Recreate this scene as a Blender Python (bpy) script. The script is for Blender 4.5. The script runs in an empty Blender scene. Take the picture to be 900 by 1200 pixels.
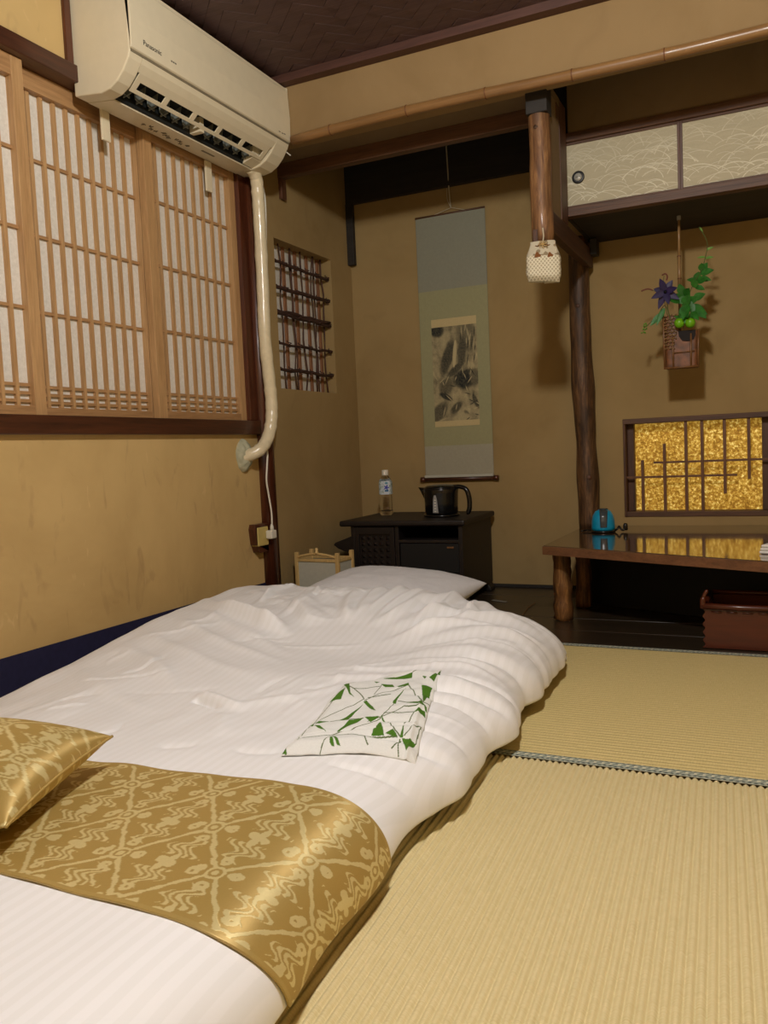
import bpy, bmesh, math, random
import numpy as np
from mathutils import Vector, Matrix

random.seed(7)
rng = np.random.RandomState(11)
SC = bpy.context.scene
COL = SC.collection
PI = math.pi

# ------------------------------------------------------------------ camera, world, light, exposure
cam_d = bpy.data.cameras.new('camera')
cam = bpy.data.objects.new('camera', cam_d)
COL.objects.link(cam)
SC.camera = cam
YAW, PITCH, ROLL, FPX, EYE = 0.44412, 0.07213, -0.04448, 970.17, 0.65
cy, sy, cp, sp, cr, sr = math.cos(YAW), math.sin(YAW), math.cos(PITCH), math.sin(PITCH), math.cos(ROLL), math.sin(ROLL)
fwd = Vector((-sy*cp, cy*cp, -sp))
r0 = Vector((cy, sy, 0))
u0 = r0.cross(fwd)
right = cr*r0 + sr*u0
up = -sr*r0 + cr*u0
cam.matrix_world = Matrix(((right.x, up.x, -fwd.x, 0), (right.y, up.y, -fwd.y, 0), (right.z, up.z, -fwd.z, EYE), (0, 0, 0, 1)))
cam_d.sensor_fit = 'VERTICAL'
cam_d.sensor_height = 36.0
cam_d.lens = FPX/1200*36.0
cam_d.clip_start = 0.02

world = bpy.data.worlds.new('world')
SC.world = world
world.use_nodes = True
world.node_tree.nodes['Background'].inputs[0].default_value = (0.9, 0.85, 0.75, 1)
world.node_tree.nodes['Background'].inputs[1].default_value = 0.06

ld = bpy.data.lights.new('ceiling_bulb', 'POINT')
ld.energy = 106
ld.color = (1.0, 0.975, 0.93)
ld.shadow_soft_size = 0.075
lamp = bpy.data.objects.new('ceiling_bulb', ld)
lamp.location = (-0.25, 0.75, 1.97)
COL.objects.link(lamp)

SC.view_settings.view_transform = 'Standard'
SC.view_settings.look = 'None'
SC.view_settings.exposure = 0.0
SC.view_settings.gamma = 1.0
SC.view_settings.use_curve_mapping = False

# ------------------------------------------------------------------ materials
def lin(r, g, b):
    f = lambda c: ((c/255+0.055)/1.055)**2.4 if c > 10 else c/255/12.92
    return (f(r), f(g), f(b), 1)

class NT:
    def __init__(self, name):
        self.m = bpy.data.materials.new(name)
        self.m.use_nodes = True
        self.t = self.m.node_tree
        self.b = self.t.nodes['Principled BSDF']
        self.co = None
    def n(self, typ, **kw):
        o = self.t.nodes.new(typ)
        for k, v in kw.items():
            setattr(o, k, v)
        return o
    def l(self, a, b):
        self.t.links.new(a, b)
    def coord(self, scale=(1, 1, 1), rot=(0, 0, 0), kind='Object'):
        tc = self.n('ShaderNodeTexCoord')
        mp = self.n('ShaderNodeMapping')
        mp.inputs['Scale'].default_value = scale
        mp.inputs['Rotation'].default_value = rot
        self.l(tc.outputs[kind], mp.inputs[0])
        return mp.outputs[0]
    def noise(self, vec, scale, detail=4, rough=0.55, dist=0):
        o = self.n('ShaderNodeTexNoise')
        o.inputs['Scale'].default_value = scale
        o.inputs['Detail'].default_value = detail
        o.inputs['Roughness'].default_value = rough
        o.inputs['Distortion'].default_value = dist
        self.l(vec, o.inputs['Vector'])
        return o.outputs['Fac']
    def ramp(self, fac, stops):
        o = self.n('ShaderNodeValToRGB')
        e = o.color_ramp.elements
        while len(e) < len(stops):
            e.new(0.5)
        for i, (p, c) in enumerate(stops):
            e[i].position = p
            e[i].color = c
        self.l(fac, o.inputs[0])
        return o.outputs[0]
    def mix(self, fac, a, b, mode='MIX'):
        o = self.n('ShaderNodeMix', data_type='RGBA', blend_type=mode)
        if isinstance(fac, float):
            o.inputs[0].default_value = fac
        else:
            self.l(fac, o.inputs[0])
        for s, v in ((o.inputs[6], a), (o.inputs[7], b)):
            if isinstance(v, tuple):
                s.default_value = v
            else:
                self.l(v, s)
        return o.outputs[2]
    def math(self, op, a, b=0.0):
        o = self.n('ShaderNodeMath', operation=op)
        for s, v in ((o.inputs[0], a), (o.inputs[1], b)):
            if isinstance(v, (int, float)):
                s.default_value = v
            else:
                self.l(v, s)
        return o.outputs[0]
    def bump(self, h, strength=0.3, dist=0.002):
        o = self.n('ShaderNodeBump')
        o.inputs['Strength'].default_value = strength
        o.inputs['Distance'].default_value = dist
        self.l(h, o.inputs['Height'])
        self.l(o.outputs[0], self.b.inputs['Normal'])
    def base(self, c):
        if isinstance(c, tuple):
            self.b.inputs['Base Color'].default_value = c
        else:
            self.l(c, self.b.inputs['Base Color'])
    def set(self, rough=0.6, metal=0.0, spec=0.5, coat=0, sheen=0):
        self.b.inputs['Roughness'].default_value = rough
        self.b.inputs['Metallic'].default_value = metal
        self.b.inputs['Specular IOR Level'].default_value = spec
        self.b.inputs['Coat Weight'].default_value = coat
        self.b.inputs['Sheen Weight'].default_value = sheen

def plain(name, rgb, rough=0.6, metal=0, var=0.12, scale=30, coat=0, spec=0.5, bump=0.1):
    t = NT(name)
    v = t.coord()
    n = t.noise(v, scale)
    c = lin(*rgb)
    d = tuple(x*(1-var) for x in c[:3]) + (1,)
    e = tuple(min(1, x*(1+var)) for x in c[:3]) + (1,)
    t.base(t.ramp(n, [(0.3, d), (0.7, e)]))
    t.set(rough, metal, spec, coat)
    if bump:
        t.bump(n, bump, 0.001)
    return t.m

def log_wood(name, c1, c2, c3, rough=0.55):
    t = NT(name)
    v = t.coord((1, 1, 0.10))
    n = t.noise(v, 60, 5, 0.65, 1.2)
    v2 = t.coord((1, 1, 0.30))
    big = t.noise(v2, 16, 3, 0.6, 0.8)
    fine = t.noise(v, 220, 3, 0.7)
    a = t.ramp(n, [(0.32, lin(*c1)), (0.52, lin(*c2)), (0.70, lin(*c3))])
    a = t.mix(t.ramp(big, [(0.42, (0, 0, 0, 1)), (0.66, (0.8, 0.8, 0.8, 1))]), a, lin(*[q*0.55 for q in c1]))
    a = t.mix(t.math('MULTIPLY', fine, 0.35), a, lin(*c1))
    t.base(a)
    t.set(rough, 0, 0.4, 0.06)
    t.bump(t.math('ADD', n, t.math('MULTIPLY', fine, 0.4)), 0.5, 0.003)
    return t.m

def plaster(name, rgb, stain=0.25):
    t = NT(name)
    v = t.coord()
    c = lin(*rgb)
    d = (c[0]*0.82, c[1]*0.80, c[2]*0.76, 1)
    e = (min(1, c[0]*1.08), min(1, c[1]*1.09), min(1, c[2]*1.12), 1)
    big = t.noise(v, 1.8, 5, 0.6, 0.4)
    a = t.ramp(big, [(0.3, d), (0.55, c), (0.75, e)])
    v2 = t.coord((1, 2.2, 0.8))
    st = t.noise(v2, 6.5, 3, 0.5, 1.0)
    m = t.ramp(st, [(0.60, (0, 0, 0, 1)), (0.72, (1, 1, 1, 1))])
    sc = t.mix(stain, (1, 1, 1, 1), m)
    a2 = t.mix(t.math('MULTIPLY', t.math('MULTIPLY', m, stain), 1.0), a, (c[0]*0.6, c[1]*0.58, c[2]*0.6, 1))
    st2 = t.noise(v2, 9.5, 2, 0.5, 2.0)
    m2 = t.ramp(st2, [(0.70, (0, 0, 0, 1)), (0.78, (1, 1, 1, 1))])
    a3 = t.mix(t.math('MULTIPLY', m2, stain*0.6), a2, (min(1, c[0]*1.3), min(1, c[1]*1.35), min(1, c[2]*1.6), 1))
    fine = t.noise(v, 220, 3, 0.6)
    t.base(a3)
    t.set(0.92, 0, 0.15)
    t.bump(fine, 0.18, 0.0015)
    return t.m

def wood(name, c1, c2, axis='z', rough=0.5, scale=1.0, coat=0.0, streak=14, bump=0.15, spec=0.5):
    t = NT(name)
    k = {'x': (0.06, 1, 1), 'y': (1, 0.06, 1), 'z': (1, 1, 0.06)}[axis]
    v = t.coord(tuple(q*scale for q in k))
    n = t.noise(v, streak*3, 5, 0.6, 0.6)
    n2 = t.noise(v, streak*14, 3, 0.6)
    a = t.ramp(n, [(0.3, lin(*c1)), (0.7, lin(*c2))])
    b = t.mix(0.35, a, t.ramp(n2, [(0.3, lin(*[q*0.7 for q in c1])), (0.7, lin(*c2))]))
    t.base(b)
    t.set(rough, 0, spec, coat)
    t.b.inputs['Coat Roughness'].default_value = 0.15
    t.bump(n2, bump, 0.001)
    return t.m

def painted(name, rough=0.7, metal=0.0, spec=0.3, stripes=False, bumpscale=0, sheen=0):
    """colour comes from the print laid on the mesh"""
    t = NT(name)
    a = t.n('ShaderNodeAttribute', attribute_name='Print')
    v = t.coord()
    n = t.noise(v, 260, 2)
    c = t.mix(t.math('MULTIPLY', n, 0.14), a.outputs['Color'], (0.02, 0.015, 0.01, 1))
    t.base(c)
    t.set(rough, metal, spec, 0, sheen)
    if bumpscale:
        t.bump(t.noise(v, bumpscale, 2), 0.2, 0.0006)
    return t.m

M = {}
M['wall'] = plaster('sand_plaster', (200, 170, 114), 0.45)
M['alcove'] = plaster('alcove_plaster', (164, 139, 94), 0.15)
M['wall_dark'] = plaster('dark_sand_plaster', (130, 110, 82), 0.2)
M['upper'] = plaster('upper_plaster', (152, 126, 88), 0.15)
M['navy'] = plain('navy_paper', (36, 36, 66), 0.8, var=0.12, scale=60, spec=0.2)
M['shoji_wood'] = wood('shoji_cedar', (172, 130, 84), (200, 160, 110), 'z', 0.5)
M['shoji_wood_h'] = wood('shoji_cedar_flat', (158, 116, 74), (190, 148, 100), 'y', 0.5)
M['dark_red_y'] = wood('dark_red_beam', (48, 24, 14), (86, 46, 26), 'y', 0.38, coat=0.25)
M['dark_red_z'] = wood('dark_red_post', (58, 26, 16), (100, 52, 30), 'z', 0.3, coat=0.4)
M['beam_brown_x'] = wood('brown_beam', (70, 44, 28), (112, 76, 50), 'x', 0.55)
M['beam_brown_y'] = wood('brown_beam_deep', (60, 38, 24), (96, 64, 42), 'y', 0.55)
M['beam_brown_z'] = wood('brown_stile', (62, 38, 26), (104, 66, 42), 'z', 0.5)
M['window_bar'] = wood('window_bar', (92, 58, 34), (130, 86, 52), 'z', 0.5)
M['black_board'] = wood('blackened_board', (30, 26, 22), (48, 42, 36), 'x', 0.7)
M['log'] = log_wood('peeled_log', (96, 62, 38), (146, 104, 64), (180, 136, 88))
M['log_dark'] = log_wood('smoked_log', (56, 36, 22), (104, 72, 42), (144, 106, 66))
M['rough_log'] = log_wood('rough_log', (66, 40, 20), (132, 88, 44), (176, 126, 68))
M['bamboo'] = wood('smoked_bamboo', (124, 88, 50), (166, 124, 74), 'x', 0.4, coat=0.15, streak=5, bump=0.1)
M['bamboo_node'] = plain('bamboo_node', (110, 66, 34), 0.5)
M['bamboo_thin'] = wood('thin_bamboo', (120, 88, 50), (176, 140, 92), 'z', 0.35, coat=0.2)
M['ceiling_strip'] = wood('woven_cedar', (86, 66, 68), (108, 86, 84), 'x', 0.6, spec=0.3)
M['ceiling_back'] = plain('ceiling_backing', (26, 18, 16), 0.8)
M['cornice'] = wood('cornice_wood', (70, 42, 34), (96, 62, 50), 'x', 0.6)
M['plank'] = wood('blackened_plank', (36, 29, 21), (66, 53, 39), 'x', 0.28, streak=7, bump=0.3)
M['table'] = wood('lacquered_table', (60, 42, 24), (94, 66, 38), 'x', 0.10, coat=0.8, streak=6, bump=0.02)
M['table'].node_tree.nodes['Principled BSDF'].inputs['Coat Roughness'].default_value = 0.06
M['table_edge'] = wood('table_edge', (92, 58, 34), (128, 86, 54), 'x', 0.4)
M['cabinet'] = wood('blackened_cabinet', (15, 10, 8), (30, 19, 15), 'x', 0.5, coat=0.0)
M['cabinet_red'] = wood('red_black_drawer', (34, 16, 14), (52, 26, 22), 'x', 0.35, coat=0.2)
M['black'] = plain('near_black', (9, 8, 8), 0.6, var=0.1)
M['kettle'] = plain('black_plastic', (16, 16, 17), 0.22, var=0.05, bump=0)
M['gauge'] = plain('grey_gauge', (150, 150, 150), 0.25, var=0.1, bump=0)
M['ac'] = plain('ivory_plastic', (222, 210, 180), 0.38, var=0.02, bump=0)
M['ac_dark'] = plain('vent_dark', (24, 28, 28), 0.6)
M['ac_vane'] = plain('grey_vane', (112, 116, 110), 0.5)
M['ac_groove'] = plain('groove_grey', (120, 110, 88), 0.6)
M['print_grey'] = plain('grey_print', (96, 90, 78), 0.6, bump=0)
M['print_dark'] = plain('dark_print', (34, 32, 30), 0.6, bump=0)
M['tape'] = plain('ivory_tape', (224, 210, 176), 0.25, var=0.05, scale=60, coat=0.3, bump=0.4)
M['putty'] = plain('grey_putty', (176, 174, 146), 0.8, var=0.15, scale=50, bump=0.8)
M['cord'] = plain('white_cord', (226, 222, 206), 0.4, var=0.03, bump=0)
M['outlet'] = plain('yellowed_plastic', (206, 184, 110), 0.45, var=0.08)
M['blue'] = plain('turquoise_plastic', (8, 148, 190), 0.3, var=0.04, bump=0)
M['smoke'] = plain('smoky_plastic', (66, 72, 74), 0.25, var=0.05, bump=0)
M['lantern_wood'] = wood('pale_lantern_wood', (196, 160, 98), (222, 190, 128), 'z', 0.5)
M['lantern_paper'] = plain('lantern_paper', (186, 184, 168), 0.85, var=0.04, scale=80)
M['towel'] = plain('white_towel', (232, 228, 220), 0.95, var=0.04, scale=200, bump=0.5)
M['tray'] = wood('red_brown_lacquer', (56, 20, 8), (100, 42, 18), 'x', 0.35, coat=0.25, streak=4, bump=0.6)
M['tray_dark'] = wood('dark_lacquer', (40, 16, 8), (66, 30, 16), 'x', 0.25, coat=0.5, bump=0.5)
M['string'] = plain('pale_string', (190, 178, 150), 0.8)
M['paper_note'] = plain('grey_note', (150, 148, 136), 0.7, bump=0)
M['twig'] = wood('bundled_twigs', (52, 30, 24), (96, 62, 46), 'z', 0.7, bump=0.6)
M['twig_y'] = wood('bundled_twigs_flat', (40, 24, 19), (78, 50, 38), 'y', 0.7, bump=0.6)
M['lath'] = wood('orange_lath', (128, 84, 54), (170, 120, 84), 'z', 0.6)
M['leaf'] = plain('green_leaf', (46, 110, 34), 0.45, var=0.35, scale=60)
M['leaf_light'] = plain('light_green_leaf', (98, 146, 50), 0.5, var=0.25, scale=60)
M['stem'] = plain('plant_stem', (78, 92, 40), 0.6)
M['purple'] = plain('purple_petal', (34, 18, 70), 0.5, var=0.3, scale=60)
M['fruit'] = plain('green_fruit', (110, 176, 26), 0.3, var=0.12, scale=40, bump=0)
M['pod'] = plain('brown_pod', (112, 58, 44), 0.7)
M['bark'] = plain('bark_basket', (112, 68, 38), 0.5, var=0.6, scale=34, coat=0.2, bump=0.9)
M['wicker'] = plain('wicker', (142, 112, 70), 0.5, var=0.3, scale=90)
M['cane'] = plain('cane_edge', (120, 82, 46), 0.4, var=0.25, scale=60)
M['white_cotton'] = plain('white_cotton', (214, 214, 216), 0.85, var=0.03, scale=40, bump=0.2, spec=0.2)
M['brass'] = plain('black_metal_ring', (30, 28, 26), 0.4)
M['pull'] = plain('silver_pull', (188, 184, 170), 0.4, metal=0.3)
M['print'] = painted('printed_paper', 0.8)
M['print_cloth'] = painted('printed_cotton', 0.85, bumpscale=700, spec=0.2)
M['heri'] = painted('border_cloth', 0.75)
M['fusuma'] = painted('fusuma_paper', 0.7)
M['bag'] = painted('lattice_bag_cloth', 0.8, bumpscale=120)

def _paper():
    t = NT('shoji_paper')
    v = t.coord()
    n = t.noise(v, 90, 5, 0.7)
    t.base(t.ramp(n, [(0.3, lin(206, 200, 188)), (0.7, lin(224, 219, 208))]))
    t.set(0.9, 0, 0.1)
    t.bump(n, 0.1, 0.0006)
    return t.m
M['paper'] = _paper()

def _tatami(name, rot, c1, c2):
    t = NT(name)
    v = t.coord()
    vm = t.coord((3, 60, 1) if rot == 'y' else (60, 3, 1))
    fine = t.noise(vm, 14, 4, 0.65)
    big = t.noise(v, 2.2, 4, 0.6)
    a = t.ramp(fine, [(0.3, lin(*c1)), (0.7, lin(*c2))])
    sp_ = t.noise(v, 60, 2, 0.5)
    a = t.mix(t.math('MULTIPLY', sp_, 0.18), a, lin(170, 146, 78))
    a = t.mix(t.math('MULTIPLY', big, 0.20), a, lin(176, 160, 92))
    w = t.n('ShaderNodeTexWave', wave_type='BANDS', bands_direction='Y' if rot == 'y' else 'X')
    w.inputs['Scale'].default_value = 55
    w.inputs['Distortion'].default_value = 2.5
    w.inputs['Detail'].default_value = 2
    w.inputs['Detail Scale'].default_value = 4
    t.l(v, w.inputs['Vector'])
    t.base(a)
    t.set(0.55, 0, 0.35)
    h = t.math('ADD', t.math('MULTIPLY', w.outputs['Fac'], 0.6), fine)
    t.bump(h, 0.35, 0.0008)
    return t.m
M['tatami_y'] = _tatami('rush_near', 'y', (210, 193, 142), (234, 221, 176))
M['tatami_x'] = _tatami('rush_far', 'x', (196, 176, 118), (220, 202, 146))

def _duvet():
    t = NT('white_satin_stripe')
    v = t.coord()
    w = t.n('ShaderNodeTexWave', wave_type='BANDS', bands_direction='X', wave_profile='SIN')
    w.inputs['Scale'].default_value = 15.5
    w.inputs['Distortion'].default_value = 0.5
    w.inputs['Detail Scale'].default_value = 0.6
    t.l(v, w.inputs['Vector'])
    s = t.ramp(w.outputs['Fac'], [(0.42, (0, 0, 0, 1)), (0.58, (1, 1, 1, 1))])
    t.base(t.mix(s, lin(232, 233, 233), lin(236, 237, 238)))
    rr = t.math('ADD', t.math('MULTIPLY', s, 0.12), 0.46)
    t.l(rr, t.b.inputs['Roughness'])
    t.b.inputs['Specular IOR Level'].default_value = 0.35
    t.b.inputs['Sheen Weight'].default_value = 0.15
    t.bump(t.noise(v, 900, 2), 0.08, 0.0004)
    return t.m
M['duvet'] = _duvet()

def _brocade():
    t = NT('gold_brocade')
    a = t.n('ShaderNodeAttribute', attribute_name='Print')
    f = t.math('ADD', a.outputs['Fac'], 0.0)
    v = t.coord()
    n = t.noise(v, 420, 2)
    c = t.mix(f, lin(184, 156, 88), lin(226, 210, 150))
    c = t.mix(t.math('MULTIPLY', n, 0.2), c, lin(150, 120, 62))
    t.base(c)
    t.set(0.42, 0.35, 0.6)
    t.l(t.math('SUBTRACT', 0.44, t.math('MULTIPLY', f, 0.10)), t.b.inputs['Roughness'])
    t.b.inputs['Anisotropic'].default_value = 0.85
    cx = t.n('ShaderNodeCombineXYZ')
    cx.inputs[1].default_value = 1.0
    t.l(cx.outputs[0], t.b.inputs['Tangent'])
    t.bump(t.math('ADD', f, t.math('MULTIPLY', n, 0.4)), 0.25, 0.0005)
    return t.m
M['brocade'] = _brocade()

def _goldpane():
    t = NT('gold_flecked_glass')
    v = t.coord()
    vo = t.n('ShaderNodeTexVoronoi', feature='F1')
    vo.inputs['Scale'].default_value = 190
    t.l(v, vo.inputs['Vector'])
    n = t.noise(v, 105, 4, 0.75)
    n2 = t.noise(v, 60, 3, 0.7)
    k = t.math('MULTIPLY', n, t.math('ADD', n2, 0.5))
    a = t.ramp(k, [(0.26, lin(118, 78, 22)), (0.44, lin(160, 116, 38)), (0.56, lin(205, 162, 62)), (0.70, lin(255, 232, 140))])
    t.base(a)
    t.set(0.25, 0.6, 0.5)
    t.l(a, t.b.inputs['Emission Color'])
    t.b.inputs['Emission Strength'].default_value = 0.5
    t.bump(n, 0.9, 0.004)
    return t.m
M['gold'] = _goldpane()

def _clear(name, col, rough=0.03):
    t = NT(name)
    t.base(col)
    t.set(rough, 0, 0.5)
    t.b.inputs['Transmission Weight'].default_value = 1.0
    t.b.inputs['IOR'].default_value = 1.33
    return t.m
M['clear'] = _clear('clear_plastic', (0.95, 0.97, 0.97, 1))

# ------------------------------------------------------------------ mesh helpers
class MB:
    def __init__(self):
        self.v = []
        self.f = []
    def add(self, vs, fs):
        o = len(self.v)
        self.v += [tuple(p) for p in vs]
        self.f += [tuple(i+o for i in q) for q in fs]
        return self
    def box(self, x0, x1, y0, y1, z0, z1, rot=None, piv=None):
        vs = [Vector((x, y, z)) for z in (z0, z1) for y in (y0, y1) for x in (x0, x1)]
        if rot is not None:
            p = Vector(piv) if piv else Vector(((x0+x1)/2, (y0+y1)/2, (z0+z1)/2))
            vs = [rot @ (q-p)+p for q in vs]
        return self.add(vs, [(0, 2, 3, 1), (4, 5, 7, 6), (0, 1, 5, 4), (2, 6, 7, 3), (0, 4, 6, 2), (1, 3, 7, 5)])
    def prism(self, poly, axis, a, b):
        """poly: 2-D outline; axis the extrusion axis"""
        n = len(poly)
        def P(u, w, t):
            return {'x': (t, u, w), 'y': (u, t, w), 'z': (u, w, t)}[axis]
        vs = [P(u, w, a) for u, w in poly]+[P(u, w, b) for u, w in poly]
        fs = [tuple(range(n))[::-1], tuple(range(n, 2*n))]+[(i, (i+1) % n, n+(i+1) % n, n+i) for i in range(n)]
        return self.add(vs, fs)
    def tube(self, pts, r, seg=12, cap=True):
        pts = [Vector(p) for p in pts]
        rs = r if isinstance(r, (list, tuple)) else [r]*len(pts)
        d = (pts[1]-pts[0]).normalized()
        a = Vector((0, 0, 1)) if abs(d.z) < 0.9 else Vector((1, 0, 0))
        nrm = d.cross(a).normalized()
        vs = []
        for i, p in enumerate(pts):
            if i == 0:
                d = pts[1]-pts[0]
            elif i == len(pts)-1:
                d = pts[-1]-pts[-2]
            else:
                d = pts[i+1]-pts[i-1]
            d.normalize()
            nrm = (nrm-d*nrm.dot(d)).normalized()
            bn = d.cross(nrm)
            for k in range(seg):
                t = 2*PI*k/seg
                vs.append(p+(nrm*math.cos(t)+bn*math.sin(t))*rs[i])
        fs = []
        for i in range(len(pts)-1):
            for k in range(seg):
                k2 = (k+1) % seg
                fs.append((i*seg+k, i*seg+k2, (i+1)*seg+k2, (i+1)*seg+k))
        if cap:
            fs.append(tuple(range(seg))[::-1])
            fs.append(tuple((len(pts)-1)*seg+k for k in range(seg)))
        return self.add(vs, fs)
    def lathe(self, prof, c=(0, 0, 0), seg=32, sq=None, axis='z'):
        """prof: (radius, height) list; sq: squareness exponent"""
        vs = []
        for r, z in prof:
            for k in range(seg):
                t = 2*PI*k/seg
                x, y = math.cos(t), math.sin(t)
                if sq:
                    q = (abs(x)**sq+abs(y)**sq)**(-1.0/sq)
                    x, y = x*q, y*q
                if axis == 'z':
                    vs.append((c[0]+r*x, c[1]+r*y, c[2]+z))
                elif axis == 'y':
                    vs.append((c[0]+r*x, c[1]+z, c[2]+r*y))
                else:
                    vs.append((c[0]+z, c[1]+r*x, c[2]+r*y))
        n = len(prof)
        fs = [(i*seg+k, i*seg+(k+1) % seg, (i+1)*seg+(k+1) % seg, (i+1)*seg+k) for i in range(n-1) for k in range(seg)]
        fs.append(tuple(range(seg))[::-1])
        fs.append(tuple((n-1)*seg+k for k in range(seg)))
        return self.add(vs, fs)
    def build(self, name, mat, parent=None, smooth=False, bevel=0, seg=2):
        me = bpy.data.meshes.new(name)
        me.from_pydata(self.v, [], self.f)
        me.update()
        bm = bmesh.new()
        bm.from_mesh(me)
        bmesh.ops.recalc_face_normals(bm, faces=bm.faces)
        bm.to_mesh(me)
        bm.free()
        return link(name, me, mat, parent, smooth, bevel, seg)

def link(name, me, mat, parent=None, smooth=False, bevel=0, seg=2):
    me.materials.append(mat)
    if smooth:
        me.polygons.foreach_set('use_smooth', [True]*len(me.polygons))
    o = bpy.data.objects.new(name, me)
    COL.objects.link(o)
    if parent:
        o.parent = parent
    if bevel:
        b = o.modifiers.new('bevel', 'BEVEL')
        b.width = bevel
        b.segments = seg
        b.limit_method = 'ANGLE'
        b.angle_limit = 0.6
    return o

def box(name, x0, x1, y0, y1, z0, z1, mat, parent=None, bevel=0.0):
    return MB().box(x0, x1, y0, y1, z0, z1).build(name, mat, parent, bevel=bevel)

def tag(o, label=None, cat=None, group=None, kind=None):
    if label: o['label'] = label
    if cat: o['category'] = cat
    if group: o['group'] = group
    if kind: o['kind'] = kind
    return o

def empty(name, loc=(0, 0, 0), rz=0, label=None, cat=None, group=None, kind=None):
    o = bpy.data.objects.new(name, None)
    o.empty_display_size = 0.05
    o.location = loc
    o.rotation_euler = (0, 0, rz)
    COL.objects.link(o)
    return tag(o, label, cat, group, kind)

def dup(o, parent=None, loc=None):
    c = o.copy()
    COL.objects.link(c)
    c.parent = parent
    if loc is not None:
        c.location = loc
    return c

def grid(name, P, mat, parent=None, colors=None, smooth=True, flip=False, closed_u=False):
    """P: (ny, nx, 3) array of points; colors: (ny, nx, 3) or None"""
    ny, nx = P.shape[:2]
    me = bpy.data.meshes.new(name)
    me.vertices.add(nx*ny)
    me.vertices.foreach_set('co', P.reshape(-1).astype(np.float32))
    idx = np.arange(nx*ny).reshape(ny, nx)
    if closed_u:
        idx = np.concatenate([idx, idx[:, :1]], 1)
    a, b, c, d = idx[:-1, :-1], idx[:-1, 1:], idx[1:, 1:], idx[1:, :-1]
    q = np.stack([a, b, c, d] if not flip else [a, d, c, b], -1).reshape(-1, 4)
    me.loops.add(q.size)
    me.loops.foreach_set('vertex_index', q.reshape(-1).astype(np.int32))
    me.polygons.add(len(q))
    me.polygons.foreach_set('loop_start', np.arange(0, q.size, 4, dtype=np.int32))
    me.update(calc_edges=True)
    me.validate()
    if colors is not None:
        at = me.color_attributes.new('Print', 'FLOAT_COLOR', 'POINT')
        cc = np.ones((ny*nx, 4), np.float32)
        cc[:, :3] = colors.reshape(-1, 3)
        at.data.foreach_set('color', cc.reshape(-1))
    return link(name, me, mat, parent, smooth)

def solid(o, th, off=1.0):
    s = o.modifiers.new('solidify', 'SOLIDIFY')
    s.thickness = th
    s.offset = off
    return o

def vnoise(x, y, seed=0):
    """smooth value noise, numpy"""
    r = np.random.RandomState(seed).rand(64, 64)
    xi, yi = np.floor(x).astype(int), np.floor(y).astype(int)
    fx, fy = x-xi, y-yi
    fx, fy = fx*fx*(3-2*fx), fy*fy*(3-2*fy)
    g = lambda i, j: r[i % 64, j % 64]
    return (g(xi, yi)*(1-fx)+g(xi+1, yi)*fx)*(1-fy)+(g(xi, yi+1)*(1-fx)+g(xi+1, yi+1)*fx)*fy

def fbm(x, y, seed=0, o=4):
    s = 0
    a = 0.5
    for i in range(o):
        s = s+a*vnoise(x*2**i, y*2**i, seed+i)
        a *= 0.5
    return s

def C3(*rgb):
    return np.array(lin(*rgb)[:3])

# ------------------------------------------------------------------ room shell
WX, BY, RX, NY, CZ = -1.88, 3.70, 1.30, -1.20, 2.07
WT = 0.14
floor = box('floor', WX-WT, RX+WT, NY-WT, BY+WT, -0.14, -0.06, M['black'])
tag(floor, 'floor slab below the tatami mats and boards', kind='structure')

# left wall, split round the shoji window and the lattice window
wl = MB()
wl.box(WX-WT, WX, NY, 2.80, -0.06, 0.742)                 # below the sill
wl.box(WX-WT, WX, NY, 2.80, 1.834, CZ)                    # above the lintel
wl.box(WX-WT, WX-0.10, NY, 2.745, 0.742, 1.834)           # closed shutter side behind the paper
tag(wl.build('wall_left', M['wall']), 'sand plaster wall under and above the shoji window', kind='structure')
wl = MB()
wl.box(WX-WT, WX, 2.80, 3.00, -0.06, CZ+0.02)
wl.box(WX-WT, WX, 3.49, BY, -0.06, CZ+0.02)
wl.box(WX-WT, WX, 3.00, 3.49, -0.06, 0.937)
wl.box(WX-WT, WX, 3.00, 3.49, 1.56, CZ+0.02)
wl.box(WX-WT, WX-0.07, 3.00, 3.49, 0.937, 1.56)
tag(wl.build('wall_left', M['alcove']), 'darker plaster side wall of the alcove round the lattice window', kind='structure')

wb = MB()
g0, g1, gz0, gz1 = -0.598, 0.05, 0.322, 0.745
wb.box(WX, g0, BY, BY+WT, -0.06, CZ+0.02)
wb.box(g1, RX, BY, BY+WT, -0.06, CZ+0.02)
wb.box(g0, g1, BY, BY+WT, -0.06, gz0)
wb.box(g0, g1, BY, BY+WT, gz1, CZ+0.02)
wb.box(g0, g1, BY+0.09, BY+WT, gz0, gz1)
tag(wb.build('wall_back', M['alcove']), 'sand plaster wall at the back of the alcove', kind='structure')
tag(box('wall_right', RX, RX+WT, NY, BY, -0.06, CZ+0.02, M['wall']), 'plain plaster wall on the right', kind='structure')
tag(box('wall_front', WX-WT, RX+WT, NY-WT, NY, -0.06, CZ+0.02, M['wall']), 'plain plaster wall facing the alcove', kind='structure')

# hanging wall over the alcove opening
HY = 2.80
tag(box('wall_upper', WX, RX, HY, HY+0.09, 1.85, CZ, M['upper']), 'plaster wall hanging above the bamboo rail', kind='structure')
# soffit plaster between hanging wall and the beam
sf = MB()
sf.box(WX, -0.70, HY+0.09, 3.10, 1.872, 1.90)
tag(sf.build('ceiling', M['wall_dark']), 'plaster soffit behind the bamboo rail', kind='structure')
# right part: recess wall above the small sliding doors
tag(box('wall_recess', -0.70, RX, 3.235, 3.27, 1.80, CZ, M['wall_dark']), 'dim plaster above the small sliding doors', kind='structure')
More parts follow.
